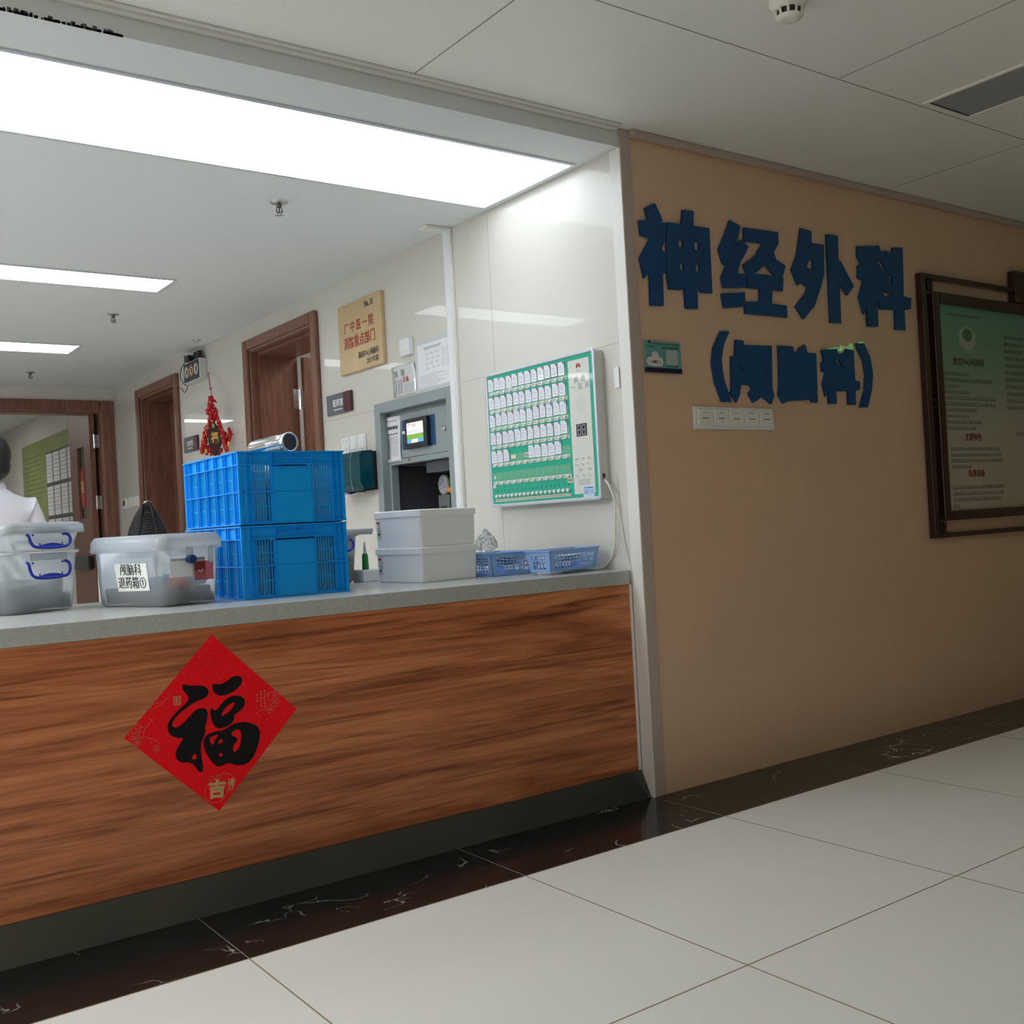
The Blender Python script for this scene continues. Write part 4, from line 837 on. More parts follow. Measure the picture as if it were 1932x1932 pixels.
mb.loops([rl(xb+.0035, .003), rl(xb+.002, 0), rl(xb-.004, 0), rl(xb-.007, .003), rl(xb-.0045, .007), rl(xb-.007, .010), rl(xb-.003, .0135), rl(xb+.0035, .0135)], False, False, True)
mb.build('frame', alum, t)
mb = MB(); mb.box(xb-.0005, xb+.0038, BY0+.013, BY1-.013, BZ0+.013, BZ1-.013); mb.build('face', green, t)
xf = xb-.001
mb = MB(); mb.loops([[(x, a, b_) for a, b_ in rrect(2.950, 3.0725, 1.096, 1.598, .004, 3)] for x in (xf-.0006, xf+.0004)]); mb.build('control_panel', beige, t)
# strips, slots and buttons
p = .04265; yl = 3.597
cardcols = {0: list(range(12)), 1: list(range(12)), 2: list(range(12)), 3: list(range(12)), 4: [0, 1, 2, 6, 7, 8, 9, 10]}
tops = [1.6012, 1.5256, 1.4539, 1.3786, 1.3045, 1.2300]
rnd = random.Random(3)
redc = P('card_red', (.35, .01, .04), .5); bluec = P('card_blue', (.02, .16, .55), .5); cardm = P('card_white', (.80, .81, .88), .25, coat=.3)
for r in range(6):
    mb = MB(); zc = tops[r]-.0615
    mb.box(xf-.0012, xf+.0002, 3.083, 3.599, zc-.0075, zc+.0085); st = mb.build('number_strip', stripg, t)
    mb = MB()
    for c in range(12): mb.box(xf-.0016, xf-.0011, yl-p*c-.018, yl-p*c-.005, zc-.005, zc+.005)
    mb.build('number_tag', white, st)
    mb = MB()
    for c in range(12):
        yy = yl-p*c-.008
        mb.box(xf-.0019, xf-.0015, yy-.006, yy-.001, zc-.002, zc+.0025); mb.box(xf-.0019, xf-.0015, yy+.000, yy+.0015, zc-.002, zc+.0025)
    mb.build('number', ink, st)
    mb = MB()
    z1_ = tops[r]-.0; hh = .030 if r < 5 else .034
    zb = tops[r]-.050
    mb.box(xf-.0006, xf+.0001, 3.083, 3.599, zb, zb+hh); mb.cur = 1
    for c in range(13): mb.box(xf-.0008, xf-.0005, yl-p*c+.001, yl-p*c+.002, zb, zb+hh)
    for k in range(5): mb.box(xf-.0008, xf-.0005, 3.083, 3.599, zb+hh*k/5, zb+hh*k/5+.0004)
    mb.build('card_slot', [slotg, stripg], t)
    for c in range(12):
        y = yl-p*c-.030
        if c == 0 and r == 0:
            m_ = MB(); m_.lathe([(.0062, 0), (.0062, -.008), (.005, -.0105)], 14, (0, 0, 0), 'x'); b0 = m_.build('button', cream, t, world=False)
            btn_me = b0.data; b0.location = (xf-.001-X0, y-3.26, zc-1.35)
        else:
            b1 = bpy.data.objects.new('button', btn_me); COL.objects.link(b1); b1.parent = t; b1.location = (xf-.001-X0, y-3.26, zc-1.35)
proto = {}
for r in range(5):
    for c in cardcols[r]:
        red = rnd.random() < (.75 if r in (0,) else .35)
        v = (red, rnd.randrange(3))
        if v not in proto:
            m_ = MB(); m_.box(-.0008, .0008, -.0375, 0, -.050, 0)
            m_.cur = 1; m_.add([(-.0012, -.0365, -.0005), (-.0012, -.0250, -.0005), (-.0012, -.0365, -.013)], [(0, 1, 2)]); m_.cur = 2
            for k in range(3):
                m_.box(-.0011, -.0008, -.034+.002*v[1], -.004, -.0165-.0105*k-.0008, -.0165-.0105*k+.0004)
            m_.box(-.0011, -.0008, -.020, -.010, -.009, -.0075); m_.box(-.0011, -.0008, -.026, -.008, -.0215, -.020); m_.box(-.0011, -.0008, -.024, -.012-.002*v[1], -.0415, -.0395)
            proto[v] = m_
            o = m_.build('card', [cardm, redc if red else bluec, P('card_line', (.42, .42, .52), .6)], t, world=False); proto[v] = o.data
        else:
            o = bpy.data.objects.new('card', proto[v]); COL.objects.link(o); o.parent = t
        o.location = (xf-.0022-.0015*rnd.random()-X0, yl-p*c+.001+.0015*rnd.random()-3.26, tops[r]+.0015*rnd.uniform(-1, 1)-1.35)
        o.rotation_euler = (rnd.uniform(-.02, .02), 0, rnd.uniform(-.03, .03))
mb = MB()   # round keys of the bottom row with handwritten tags
for k in range(18):
    y = 3.575-(.469/17)*k
    m_ = MB(); m_.lathe([(.0075, 0), (.0075, -.006), (.006, -.009)], 16, (xf-.001, y, 1.1145), 'x'); m_.build('key', MATS['white_plastic'], t)
mb = MB()
for k in range(18):
    y = 3.575-(.469/17)*k; mb.box(xf-.0010, xf-.0001, y-.0125, y+.0125, 1.0915, 1.1025)
mb.box(xf-.0012, xf-.0001, 3.583, 3.603, 1.150, 1.162); mb.box(xf-.0012, xf-.0001, 3.580, 3.592, 1.187, 1.200)
mb.box(xf-.0014, xf-.0001, 3.075, 3.108, 1.142, 1.160); mb.box(xf-.003, xf-.0001, 3.432, 3.462, 1.262, 1.277); mb.box(xf-.003, xf-.0001, 3.340, 3.372, 1.262, 1.279)
mb.build('paper_tag', P('tag_paper', (.75, .70, .58), .7), t)
mb = MB()
for k in range(18):
    y = 3.575-(.469/17)*k
    for j in range(4): mb.box(xf-.0013, xf-.0009, y-.009+.005*j, y-.006+.005*j, 1.095+.001*(j % 2), 1.099)
    mb.box(xf-.0007, xf-.0003, y+.0, y+.003, 1.131, 1.134); mb.box(xf-.0007, xf-.0003, y-.001, y+.004, 1.137, 1.1385); mb.box(xf-.0007, xf-.0003, y-.002, y-.0005, 1.134, 1.141)
for j in range(3): mb.box(xf-.0017, xf-.0013, 3.080+.009*j, 3.085+.009*j, 1.146, 1.156); mb.box(xf-.0034, xf-.003, 3.345+.009*j, 3.349+.009*j, 1.265, 1.275)
mb.build('tag_writing', ink, t)
# control panel details
mb = MB(); mb.box(xf-.0016, xf-.0006, 2.981, 3.041, 1.311, 1.357); dg_ = mb.build('digit_display', black, t)
mb = MB()
for yc0 in (3.024, 2.998):
    for (a, b_, c, d) in ((-.009, .009, .016, .019), (-.009, .009, -.0015, .0015), (-.009, .009, -.019, -.016), (-.010, -.0072, 0, .017), (.0072, .010, 0, .017), (-.010, -.0072, -.017, 0), (.0072, .010, -.017, 0)):
        mb.box(xf-.0020, xf-.0016, yc0+a, yc0+b_, 1.334+c, 1.334+d)
mb.build('digits', P('segment_grey', (.45, .45, .46), .5), dg_)
mb = MB()
for k in range(4):
    R = .012-.003*k
    mb.tube([(xf-.0009, 3.012+R*math.cos(a), 1.571+R*math.sin(a)) for a in [PI*(-.15+1.3*j/14) for j in range(15)]], .0010, 5)
mb.build('emblem', MATS['festive_red'], t)
mb = MB(); xlines(mb, 3.003, 3.024, 1.554, .002, .004, xf-.0008)
texts('title', [('病', .026, WX(3.029, 1.521, xf-.0008), {}), ('员', .026, WX(2.988, 1.521, xf-.0008), {}), ('一', .026, WX(3.050, 1.495, xf-.0008), {}), ('览', .026, WX(3.008, 1.495, xf-.0008), {}), ('表', .026, WX(2.967, 1.495, xf-.0008), {})], inkg, t)
for k, n_ in enumerate((3, 3, 7, 7, 7, 3, 3)):
    for j in range(n_): mb.box(xf-.0009, xf-.0005, 3.010+(j-n_/2)*.008, 3.013+(j-n_/2)*.008, 1.462-.0095*k-.001, 1.462-.0095*k+.001)
for y in (3.047, 3.012, 2.977):
    xlines(mb, y-.008, y+.009, 1.228, .004, .006, xf-.0008); xlines(mb, y-.008, y+.009, 1.222, .0015, .004, xf-.0008)
for y in (3.03, 2.977): xlines(mb, y-.008, y+.010, 1.187, .004, .006, xf-.0008); xlines(mb, y-.008, y+.010, 1.181, .0015, .004, xf-.0008)
for k in range(3): xlines(mb, 2.98, 3.045, 1.146-.007*k, .0025, .004, xf-.0008)
mb.build('fine_print', inkg, t)
for y in (3.047, 3.012, 2.977):
    for z in (1.205, 1.163):
        m_ = MB(); m_.lathe([(.0045, 0), (.0045, -.003)], 10, (xf-.0006, y, z), 'x'); m_.tube([(xf-.003, y, z), (xf-.013, y, z+.006)], .0017, 8); m_.build('toggle', cream, t)
mb = MB(); mb.box(xf-.0010, xf-.0002, 2.957, 3.020, 1.081, 1.123); sk = mb.build('sticker', P('sticker_blue', (.55, .68, .85), .5), t)
mb = MB(); xlines(mb, 2.962, 3.014, 1.117, .004, .006, xf-.0012)
for k in range(3): xlines(mb, 2.962, 2.985, 1.108-.006*k, .0018, .004, xf-.0012); xlines(mb, 2.992, 3.014, 1.108-.006*k, .003, .006, xf-.0012)
mb.build('sticker_print', P('print_blue', (.03, .12, .45), .6), sk)
mb = MB(); mb.box(X0-.034, X0-.022, 2.9202, 2.9212, 1.145, 1.165); mb.build('cable_socket', black, t)
mb = MB()
for y, z in ((2.936, 1.607), (3.603, 1.607), (3.603, 1.090), (2.936, 1.090)): mb.lathe([(.003, 0), (.002, -.0015)], 8, (xf, y, z), 'x')
mb.build('screw', chrome, t)

# cables from the board
def spline(pts, n=10):
    pts = [Vector(p) for p in pts]; out = []
    for i in range(len(pts)-1):
        p0 = pts[max(i-1, 0)]; p1 = pts[i]; p2 = pts[i+1]; p3 = pts[min(i+2, len(pts)-1)]
        for k in range(n):
            s = k/n; out.append(.5*((2*p1)+(-p0+p2)*s+(2*p0-5*p1+4*p2-p3)*s*s+(-p0+3*p1-3*p2+p3)*s**3))
    out.append(pts[-1]); return out
mb = MB(); mb.tube(spline([(X0-.028, 2.917, 1.140), (X0-.030, 2.895, 1.120), (X0-.020, 2.878, 1.06), (X0-.02, 2.883, .98), (X0-.012, 2.900, .90), (X0-.0065, 2.935, .845), (X0-.010, 2.985, ZT+.006), (X0-.06, 3.03, ZT+.005), (X0-.12, 3.05, ZT+.005), (X0-.16, 3.10, ZT+.005)]), .0042, 8)
tag(mb.build('board_cable', cable), 'thick ivory cable curving from the green board down to the counter', 'cable')
mb = MB(); mb.tube(spline([(X0-.030, 2.9198, 1.150), (X0-.012, 2.890, 1.10), (X0-.006, 2.868, 1.0), (X0-.006, 2.855, .92), (X0-.006, 2.838, .85), (X0-.009, 2.8205, .80), (X0-.012, 2.8195, .765), (X0-.006, 2.8195, .745)]), .0013, 6)
tag(mb.build('thin_wire', cable), 'thin pale wire hanging down over the counter edge', 'wire')
mb = MB(); mb.tube(spline([(X0-.004, 2.880, 1.16), (X0-.004, 2.872, 1.06), (X0-.005, 2.862, .95), (X0-.005, 2.845, .87), (X0-.0055, 2.822, .82), (X0-.0065, 2.8205, .70), (X0-.0045, 2.8205, .66)]), .0012, 6)
tag(mb.build('thin_wire', cable), 'second thin wire lying against the wall beside the hanging one', 'wire')
mb = MB(); mb.cbox(X0-.006, X0-.0065+.004, 2.835, 2.862, 1.470, 1.545, .0008)
tag(mb.build('wall_sticker', MATS['white_plastic']), 'small blank white sticker on the wall edge beside the green board', 'sticker')

# dial box near the ceiling
t = thing('dial_box', 'white wall box with three round dials and a black adapter on top', 'box', (X0, 7.15, 2.17))
mb = MB(); mb.cbox(X0-.052, X0-.0005, 6.990, 7.312, 2.098, 2.238, .004); mb.build('case', P('case_pale', (.60, .62, .60), .5), t)
mb = MB(); mb.box(X0-.0535, X0-.0520, 7.000, 7.306, 2.104, 2.232); fc = mb.build('face', P('face_dark', (.035, .045, .05), .4), t)
for k, y in enumerate((7.245, 7.150, 7.055)):
    mb = MB(); mb.lathe([(.040, -.0537), (.040, -.058), (.030, -.058), (.030, -.0545)], 24, (X0, y, 2.172), 'x', True, False); mb.cur = 1; mb.lathe([(.0295, -.0545), (.0295, -.0548)], 20, (X0, y, 2.172), 'x'); mb.cur = 2
    mb.box(X0-.056, X0-.0549, y-.012, y+.008, 2.155, 2.19)
    mb.build('dial', [P('dial_rim', (.5, .5, .48), .5) if k != 1 else P('dial_orange', (.6, .22, .08), .5), P('dial_face', (.65, .64, .6), .5), black], fc)
mb = MB()
for y in (7.115, 7.085, 7.055, 7.03): mb.cbox(X0-.045, X0-.018, y-.010, y+.010, 2.239, 2.293, .003)
mb.cbox(X0-.075, X0-.020, 7.15, 7.23, 2.239, 2.280, .006); mb.tube([(X0-.05, 7.23, 2.27), (X0-.06, 7.27, 2.295)], .004, 6)
mb.build('plug', MATS['black_plastic'], t)
mb = MB(); mb.tube(spline([(X0-.055, 7.23, 2.255), (X0-.05, 7.36, 2.22), (X0-.04, 7.42, 2.16), (X0-.035, 7.37, 2.11), (X0-.035, 7.30, 2.085), (X0-.035, 7.325, 2.06), (X0-.035, 7.37, 2.05), (X0-.034, 7.43, 2.085), (X0-.034, 7.52, 2.10)]), .003, 6); mb.build('cord', black, t)

# red hanging ornament
oc = Vector((2.45, 6.60, 0)); OR = Matrix(((.94, -.0, -.342, 0), (-.342, 0, -.94, 0), (0, 1, 0, 0), (0, 0, 0, 1)))
t = thing('hanging_ornament', 'red and gold festive knot ornament with dark oval medallion, hung from a wall nail', 'ornament', (2.45, 6.60, 1.9))
S_ = 1/287.
def OP(px, py, dz=0): return (Matrix.Translation((2.45, 6.60, 0)) @ OR) @ Vector(((px-398)*S_, 1+(1026.5-py)*S_, dz))
mb = MB(); nail = (X0-.012, 6.943, 2.13)
mb.tube([(X0, 6.943, 2.135), nail], .002, 6)
mb.tube([nail, OP(396, 748)], .0022, 6); mb.tube([(nail[0], nail[1]-.006, nail[2]), OP(398, 764)], .0022, 6); mb.ball(OP(396.5, 748), .008, 8, 6); mb.build('cord', redp, t)
orn = random.Random(5)
def blob(name, pts, rad, m, jitter=.004):
    mb = MB()
    for px, py in pts:
        q = OP(px+orn.uniform(-1, 1), py+orn.uniform(-1, 1), orn.uniform(-.01, .02)); r = rad*orn.uniform(.75, 1.2)
        mb.ball(q, (r*.8, r*.8, r*orn.uniform(1, 1.9)), 8, 6)
        for _ in range(2):
            dq = Vector((orn.uniform(-1, 1), orn.uniform(-1, 1), orn.uniform(-1, 1)))*r*.9; mb.tube([q+dq*.3, q+dq*1.5], .004, 6)
    mb.build(name, m, t)
blob('top_knot', [(394, 768), (399, 766), (402, 772), (396, 776), (400, 780), (393, 774), (398, 771)], .014, redp)
blob('second_knot', [(392, 784), (398, 785), (404, 787), (390, 792), (396, 795), (402, 797), (393, 801), (399, 804), (404, 792), (398, 808), (392, 807)], .016, redp)
L_ = []
for k in range(16):
    f_ = k/15; L_ += [(392-14*f_**.8, 812+48*f_), (389-14*f_**.8, 818+44*f_)]
    L_ += [(405+16*f_**.9, 800+60*f_), (409+10*f_, 816+44*f_)]
blob('side_garland', L_, .0150, redp)
blob('tassel_cluster', [(381, 830), (380, 838), (384, 845), (382, 852), (386, 858), (390, 862), (393, 868), (383, 864)], .016, redp)
blob('tassel_cluster', [(425, 826), (428, 832), (427, 838), (423, 842), (420, 834), (417, 846), (410, 862), (406, 868)], .016, redp)
mb = MB()
me = flat([[(395, 810), (402, 812), (407, 822), (409, 836), (413, 848), (409, 858), (404, 872), (396, 874), (391, 862), (387, 848), (388, 830), (391, 818)]], 3.0, smooth=2)
link_mesh('medallion', me, reddark, t, (Matrix.Translation((2.45, 6.60, 0)) @ OR) @ Matrix.Translation((-398*S_, 1+1026.5*S_, .016)) @ Matrix.Diagonal((S_, -S_, S_*1.2, 1)))
MO = Matrix.Translation(OP(399.5, 841, .026)) @ OR
text('character', '福', .075, gold2, t, MO, sx=.62, bold=.0022)
text('small_character', '吉', .030, gold2, t, Matrix.Translation(OP(397.5, 818, .026)) @ OR, sx=.6, bold=.001)
gm = MB()
for _ in range(20):
    px, py = orn.choice(L_+[(395, 775), (399, 790), (396, 800), (383, 836), (426, 832), (421, 840)]); q = OP(px+orn.uniform(-2, 2), py+orn.uniform(-2, 2), .030)
    gm.ball(q, (.0035, .003, .007), 6, 5)
gm.build('gold_bead', gold2, t)
mb = MB(); mb.lathe([(.010, -.012), (.010, .012)], 12, OP(424, 851, .02)); mb.lathe([(.010, -.012), (.010, .012)], 12, OP(383, 864, .02)); mb.build('gold_cap', gold2, t)

# ------------------------------------------------------------------ room beyond the double door
t = thing('green_display_board', 'large green display board on the wall beyond the open door', 'board', (X0, 12.0, 1.6))
mb = MB(); mb.box(X0-.012, X0-.0005, 9.95, 12.98, 1.05, 2.155); mb.build('panel', P('display_green', (.30, .35, .13), .5, var=.15, vscale=3), t)
mb = MB()
for k in range(16): xlines(mb, 11.85, 12.85, 2.0-.05*k, .008, .06, X0-.0128, .6+.4*orn.random())
mb.build('fine_print', P('display_dark', (.10, .16, .05), .6), t)
mb = MB(); mb.box(X0-.016, X0-.0125, 10.3, 11.80, 1.10, 1.995); mb.build('backing', P('backing_grey', (.09, .09, .10), .5), t)
for r_ in range(3):
    for c_ in range(5):
        ya = 11.775-.30*c_; za = 1.975-.34*r_
        m_ = MB(); m_.box(X0-.019, X0-.0165, ya-.26, ya, max(1.11, za-.30), za); m_.cur = 1
        for k in range(6): xlines(m_, ya-.24, ya-.02, za-.04-.04*k, .006, .03, X0-.0195)
        m_.build('sheet', [paper, inkg], t)
# storage cabinet with a black bag
t = thing('storage_cabinet', 'low white cabinet against the inner wall under the black bag', 'cabinet', (2.22, 7.25, 0))
mb = MB(); mb.cbox(1.92, X0-.031, 7.0, 7.5, .03, .90, .004); mb.box(1.94, X0-.05, 7.02, 7.48, 0, .03); mb.build('body', MATS['white_plastic'], t)
for k in range(2):
    mb = MB(); mb.cbox(1.925+.31*k, 2.225+.31*k, 6.985, 6.999, .05, .885, .003); d_ = mb.build('door', white, t)
    mb = MB(); mb.tube([(2.19+.08*k, 6.975, .55), (2.19+.08*k, 6.975, .67)], .005, 8); mb.build('handle', chrome, d_)
bx, by, bz = 2.165, 7.14, .9005
t = thing('backpack', 'black ribbed backpack with a shiny top clip standing behind the label box', 'bag', (bx, by, bz))
Rb = Matrix.Rotation(-.30, 4, 'Z')
def bagloops(s, off=0):
    ls = []
    for h, wx, dy in ((0, .135, .075), (.03, .148, .09), (.12, .142, .09), (.20, .118, .08), (.27, .088, .062), (.33, .052, .04), (.355, .022, .018)):
        ls.append([tuple(Rb @ Vector((wx*s*math.copysign(abs(math.cos(a))**.7, math.cos(a)), dy*s*math.copysign(abs(math.sin(a))**.7, math.sin(a))+off, h))) for a in [2*PI*i/28 for i in range(28)]])
    return ls
mb = MB(); mb.loops(bagloops(1), True, True, True); mb.build('body', P('nylon_black', (.012, .012, .014), .5), t, world=False)
mb = MB()
for k in range(15):
    h = .03+.018*k; wx = .10-.0045*k
    mb.tube([Rb @ Vector((wx*math.sin(a), -.092*(1-(k/24)**1.6)*(.55+.45*math.cos(a))-.012, h+.018*(1-abs(math.sin(a))))) for a in [-1.1+2.2*i/10 for i in range(11)]], .0048, 6)
mb.build('ribbed_pocket', P('rubber_grey', (.045, .045, .05), .35), t, world=False)
for s_ in (-1, 1):
    mb = MB(); mb.tube([Rb @ Vector((s_*(.02+.05*u), -.05*(1+.9*u), .36-.30*u**1.3)) for u in [i/8 for i in range(9)]], .010, 8); mb.build('strap', MATS['nylon_black'], t, world=False)
mb = MB(); mb.tube([(-.03, -.02, .35), (-.02, -.03, .372), (.0, -.03, .378), (.02, -.03, .368)], .005, 8); mb.build('clip', chrome, t, world=False)
# ------------------------------------------------------------------ things on the counter
def rr(w, d, r, z, n=5, ox=0, oy=0):
    out = []
    for cx, cy, a0 in ((w/2-r, d/2-r, 0), (-w/2+r, d/2-r, PI/2), (-w/2+r, -d/2+r, PI), (w/2-r, -d/2+r, 1.5*PI)):
        for k in range(n+1):
            a = a0+PI/2*k/n; out.append((cx+r*math.cos(a)+ox, cy+r*math.sin(a)+oy, z))
    return out
def tote(name, label, w, d, h, loc, rz, lid=True, tap=.012, group=None, rim=.014, lidh=.034, lidoff=(0, 0), latch=False):
    t = thing(name, label, 'box', loc, rz, group)
    mb = MB(); a, b_ = w, d; c, e = w+2*tap, d+2*tap; r = .03
    mb.loops([rr(a-.02, b_-.02, r, .0), rr(a, b_, r, .008), rr(c, e, r, h-.012), rr(c+rim, e+rim, r, h-.010), rr(c+rim, e+rim, r, h-.002), rr(c-.002, e-.002, r, h-.002)], True, False, True)
    mb.build('body', tote_m, t, world=False)
    if lid:
        ox, oy = lidoff; q = c+rim; s = e+rim
        mb = MB(); mb.loops([rr(q+.006, s+.006, r, h-.014, ox=ox, oy=oy), rr(q+.014, s+.014, r, h-.010, ox=ox, oy=oy), rr(q+.010, s+.010, r, h+lidh*.55, ox=ox, oy=oy), rr(q-.008, s-.008, r, h+lidh*.95, ox=ox, oy=oy), rr(q-.05, s-.05, r*.8, h+lidh, ox=ox, oy=oy), rr(q-.055, s-.055, r*.8, h+lidh-.008, ox=ox, oy=oy), rr(q-.07, s-.07, r*.7, h+lidh-.008, ox=ox, oy=oy)], False, True, True)
        # open underside shell
        mb.build('lid', lid_m, t, world=False)
    return t
def blue_handle(t, x0, x1, y, z, drop=.045, name='handle'):
    mb = MB(); n = 16; pts = [(x0-.004, y-.006, z)]
    pts = spline([(x0, y+.006, z+.003), (x0-.005, y-.008, z-.004), (x0-.004, y-.013, z-drop*.55), (x0+.012, y-.015, z-drop*.92), ((x0+x1)/2, y-.016, z-drop*1.02), (x1-.012, y-.015, z-drop*.92), (x1+.004, y-.013, z-drop*.55), (x1+.005, y-.008, z-.004), (x1, y+.006, z+.003)], 5)
    mb.tube(pts, .0046, 8)
    ls = []
    for i in range(13):
        u = i/12; x = x0+.014+(x1-x0-.028)*u; hh = .002+.011*math.sin(PI*u)
        ls.append([(x, y-.019, z-drop*1.0-.002), (x, y-.011, z-drop*1.0-.002), (x, y-.011, z-drop*1.0+hh), (x, y-.019, z-drop*1.0+hh)])
    mb.loops(ls)
    for u in (.2, .8): mb.tube([(x0+(x1-x0)*u, y-.014, z-drop+.004), (x0+(x1-x0)*u, y-.014, z-drop+.014)], .0018, 6)
    h = mb.build(name, handle_blue, t, world=False)
    mb = MB()
    for x in (x0+.014, x1-.014): mb.ball((x, y-.003, z), .0035, 8, 6)
    mb.build('pivot', handle_blue, h, world=False)
    for o in (h.children): pass
tray = P('tray_charcoal', (.05, .055, .06), .5); fog = P('content_grey', (.30, .33, .34), .7)
# 1. stacked pair at the left
rz = math.radians(31); w_, d_ = .235, .33
def corner_to_center(cx, cy, w, d, rz):
    return (cx+math.cos(rz)*w/2-math.sin(rz)*d/2, cy+math.sin(rz)*w/2+math.cos(rz)*d/2)
cx, cy = corner_to_center(.612, 3.315, w_, d_, rz)
t = tote('storage_tote', 'lower of the two stacked translucent boxes with blue handles', w_, d_, .184, (cx, cy, ZT), rz, lid=False, group='translucent lidded boxes on the counter')
mb = MB(); mb.loops([rr(w_-.03, d_-.03, .02, .0105), rr(w_-.022, d_-.03, .02, .05), rr(w_-.03, d_-.04, .02, .052)], True, True); mb.build('contents', tray, t, world=False)
mb = MB()
mb.add([(-.100, -.125, .053), (.102, -.125, .053), (.102, -.130, .095), (.03, -.128, .086), (-.100, -.127, .074), (-.1, .1, .053), (.1, .1, .053), (.1, .1, .095), (-.1, .1, .074)], [(0,1,2,3,4), (0,1,6,5), (4,3,2,7,8), (1,2,7,6), (0,5,8,4), (5,6,7,8)])
mb.build('contents', fog, t, world=False)
blue_handle(t, -.070, .070, -d_/2-.012, .148)
mb = MB(); mb.box(-.062, .072, -d_/2-.018, -d_/2-.013, .155, .176); mb.build('handle_tab', lid_m, t, world=False)
t = tote('storage_tote', 'upper of the two stacked translucent boxes, with a milky lid', w_+.012, d_+.012, .064, (cx, cy, ZT+.1475), rz, lidh=.020, group='translucent lidded boxes on the counter')
t.location.z = ZT+.1845-.0+.0
# the upper box sinks into the lower one up to its rim
for o in list(t.children):
    pass
blue_handle(t, -.072, .068, -d_/2-.020, .046, .038)
mb = MB(); mb.box(-.060, .066, -d_/2-.028, -d_/2-.022, .050, .072); mb.build('handle_tab', lid_m, t, world=False)
# 2. box with the paper label
rz = math.radians(18); w2, d2 = .203, .352
cx, cy = corner_to_center(.966, 3.060, w2, d2, rz)
t = tote('storage_tote', 'translucent lidded box with a white paper label beside the blue crates', w2-.01, d2-.01, .178, (cx, cy, ZT), rz, tap=.007, rim=.010, lidh=.036, group='translucent lidded boxes on the counter')
mb = MB(); mb.loops([rr(w2-.034, d2-.034, .03, .0105), rr(w2-.028, d2-.026, .03, .050), rr(w2-.034, d2-.04, .03, .054)], True, True); mb.build('contents', tray, t, world=False)
mb = MB()
for k in range(5): mb.lathe([(.016, -.024), (.016, .024)], 14, (-.02+.028*k*.6, -.06-.018*k, .073+.006*(k % 2)), 'x')
mb.build('blue_vials', P('vial_blue', (.10, .45, .65), .4), t, world=False)
mb = MB(); mb.cbox(-.050, -.008, -.168, -.12, .055, .088, .002); mb.build('red_carton', P('carton_red', (.85, .08, .07), .5), t, world=False)
mb = MB(); mb.cbox(-.04, .07, -.08, .10, .055, .068, .002); mb.cbox(-.06, .03, .02, .12, .069, .082, .002); mb.build('cartons', P('carton_blue', (.20, .38, .60), .5), t, world=False)
mb = MB(); mb.box(-.080, .045, -.1765, -.1755, .085, .140); mb.build('white_card', paper, t, world=False)
mb = MB(); mb.box(.000, .068, -.1855, -.1845, .072, .128); mb.cur = 1; mb.box(.040, .0675, -.1859, -.1854, .073, .127); mb.cur = 2; mb.box(.0005, .0395, -.1859, -.1854, .1, .1275); mb.cur = 3
for q in ((.016, .100), (.022, .098), (.028, .102)): mb.ball((q[0], -.186, q[1]), (.0022, .001, .003), 6, 4)
mb.build('picture_sticker', [P('sticker_pink', (.45, .10, .12), .5), P('sticker_rose', (.62, .16, .22), .5), P('sticker_dark', (.25, .02, .02), .5), cream], t, world=False)
# sticker follows the tapered wall
# label on the long left side
lx_ = -(w2-.01)/2-.0048
mb = MB(); mb.add([(lx_-.0052, .058, .122), (lx_-.0052, -.100, .122), (lx_+.0006, -.106, .041), (lx_+.0006, .050, .039)], [(0,1,2,3)]); o = tl = mb.build('paper_label', P('label_paper', (.80, .81, .76), .6), t, world=False); tl.location.z = .009
sm = o.modifiers.new('s', 'SOLIDIFY'); sm.thickness = .0005
LT = Matrix.Translation((lx_-.0046, -.022, .1015)) @ RX @ Matrix.Rotation(.0714, 4, 'X')
MT = wmat(tl)
texts('lettering', [('颅脑科', .038, MT @ LT, dict(sx=.95)), ('退药箱①', .038, MT @ Matrix.Translation((lx_-.0020, -.025, .0625)) @ RX @ Matrix.Rotation(.0714, 4, 'X'), dict(sx=.92))], ink, tl)
mb = MB(); mb.lathe([(.013, -.012), (.014, .0), (.012, .010)], 16, (-.018, -(d2-.01)/2-.022, .1355), 'y'); mb.build('latch', P('latch_navy', (.01, .04, .18), .3), t, world=False)
mb = MB(); mb.box(-.030, -.006, -(d2-.01)/2-.020, -(d2-.01)/2-.015, .142, .172); mb.box(.050, .066, -(d2-.01)/2-.020, -(d2-.01)/2-.015, .120, .172); mb.build('latch_tab', lid_m, t, world=False)

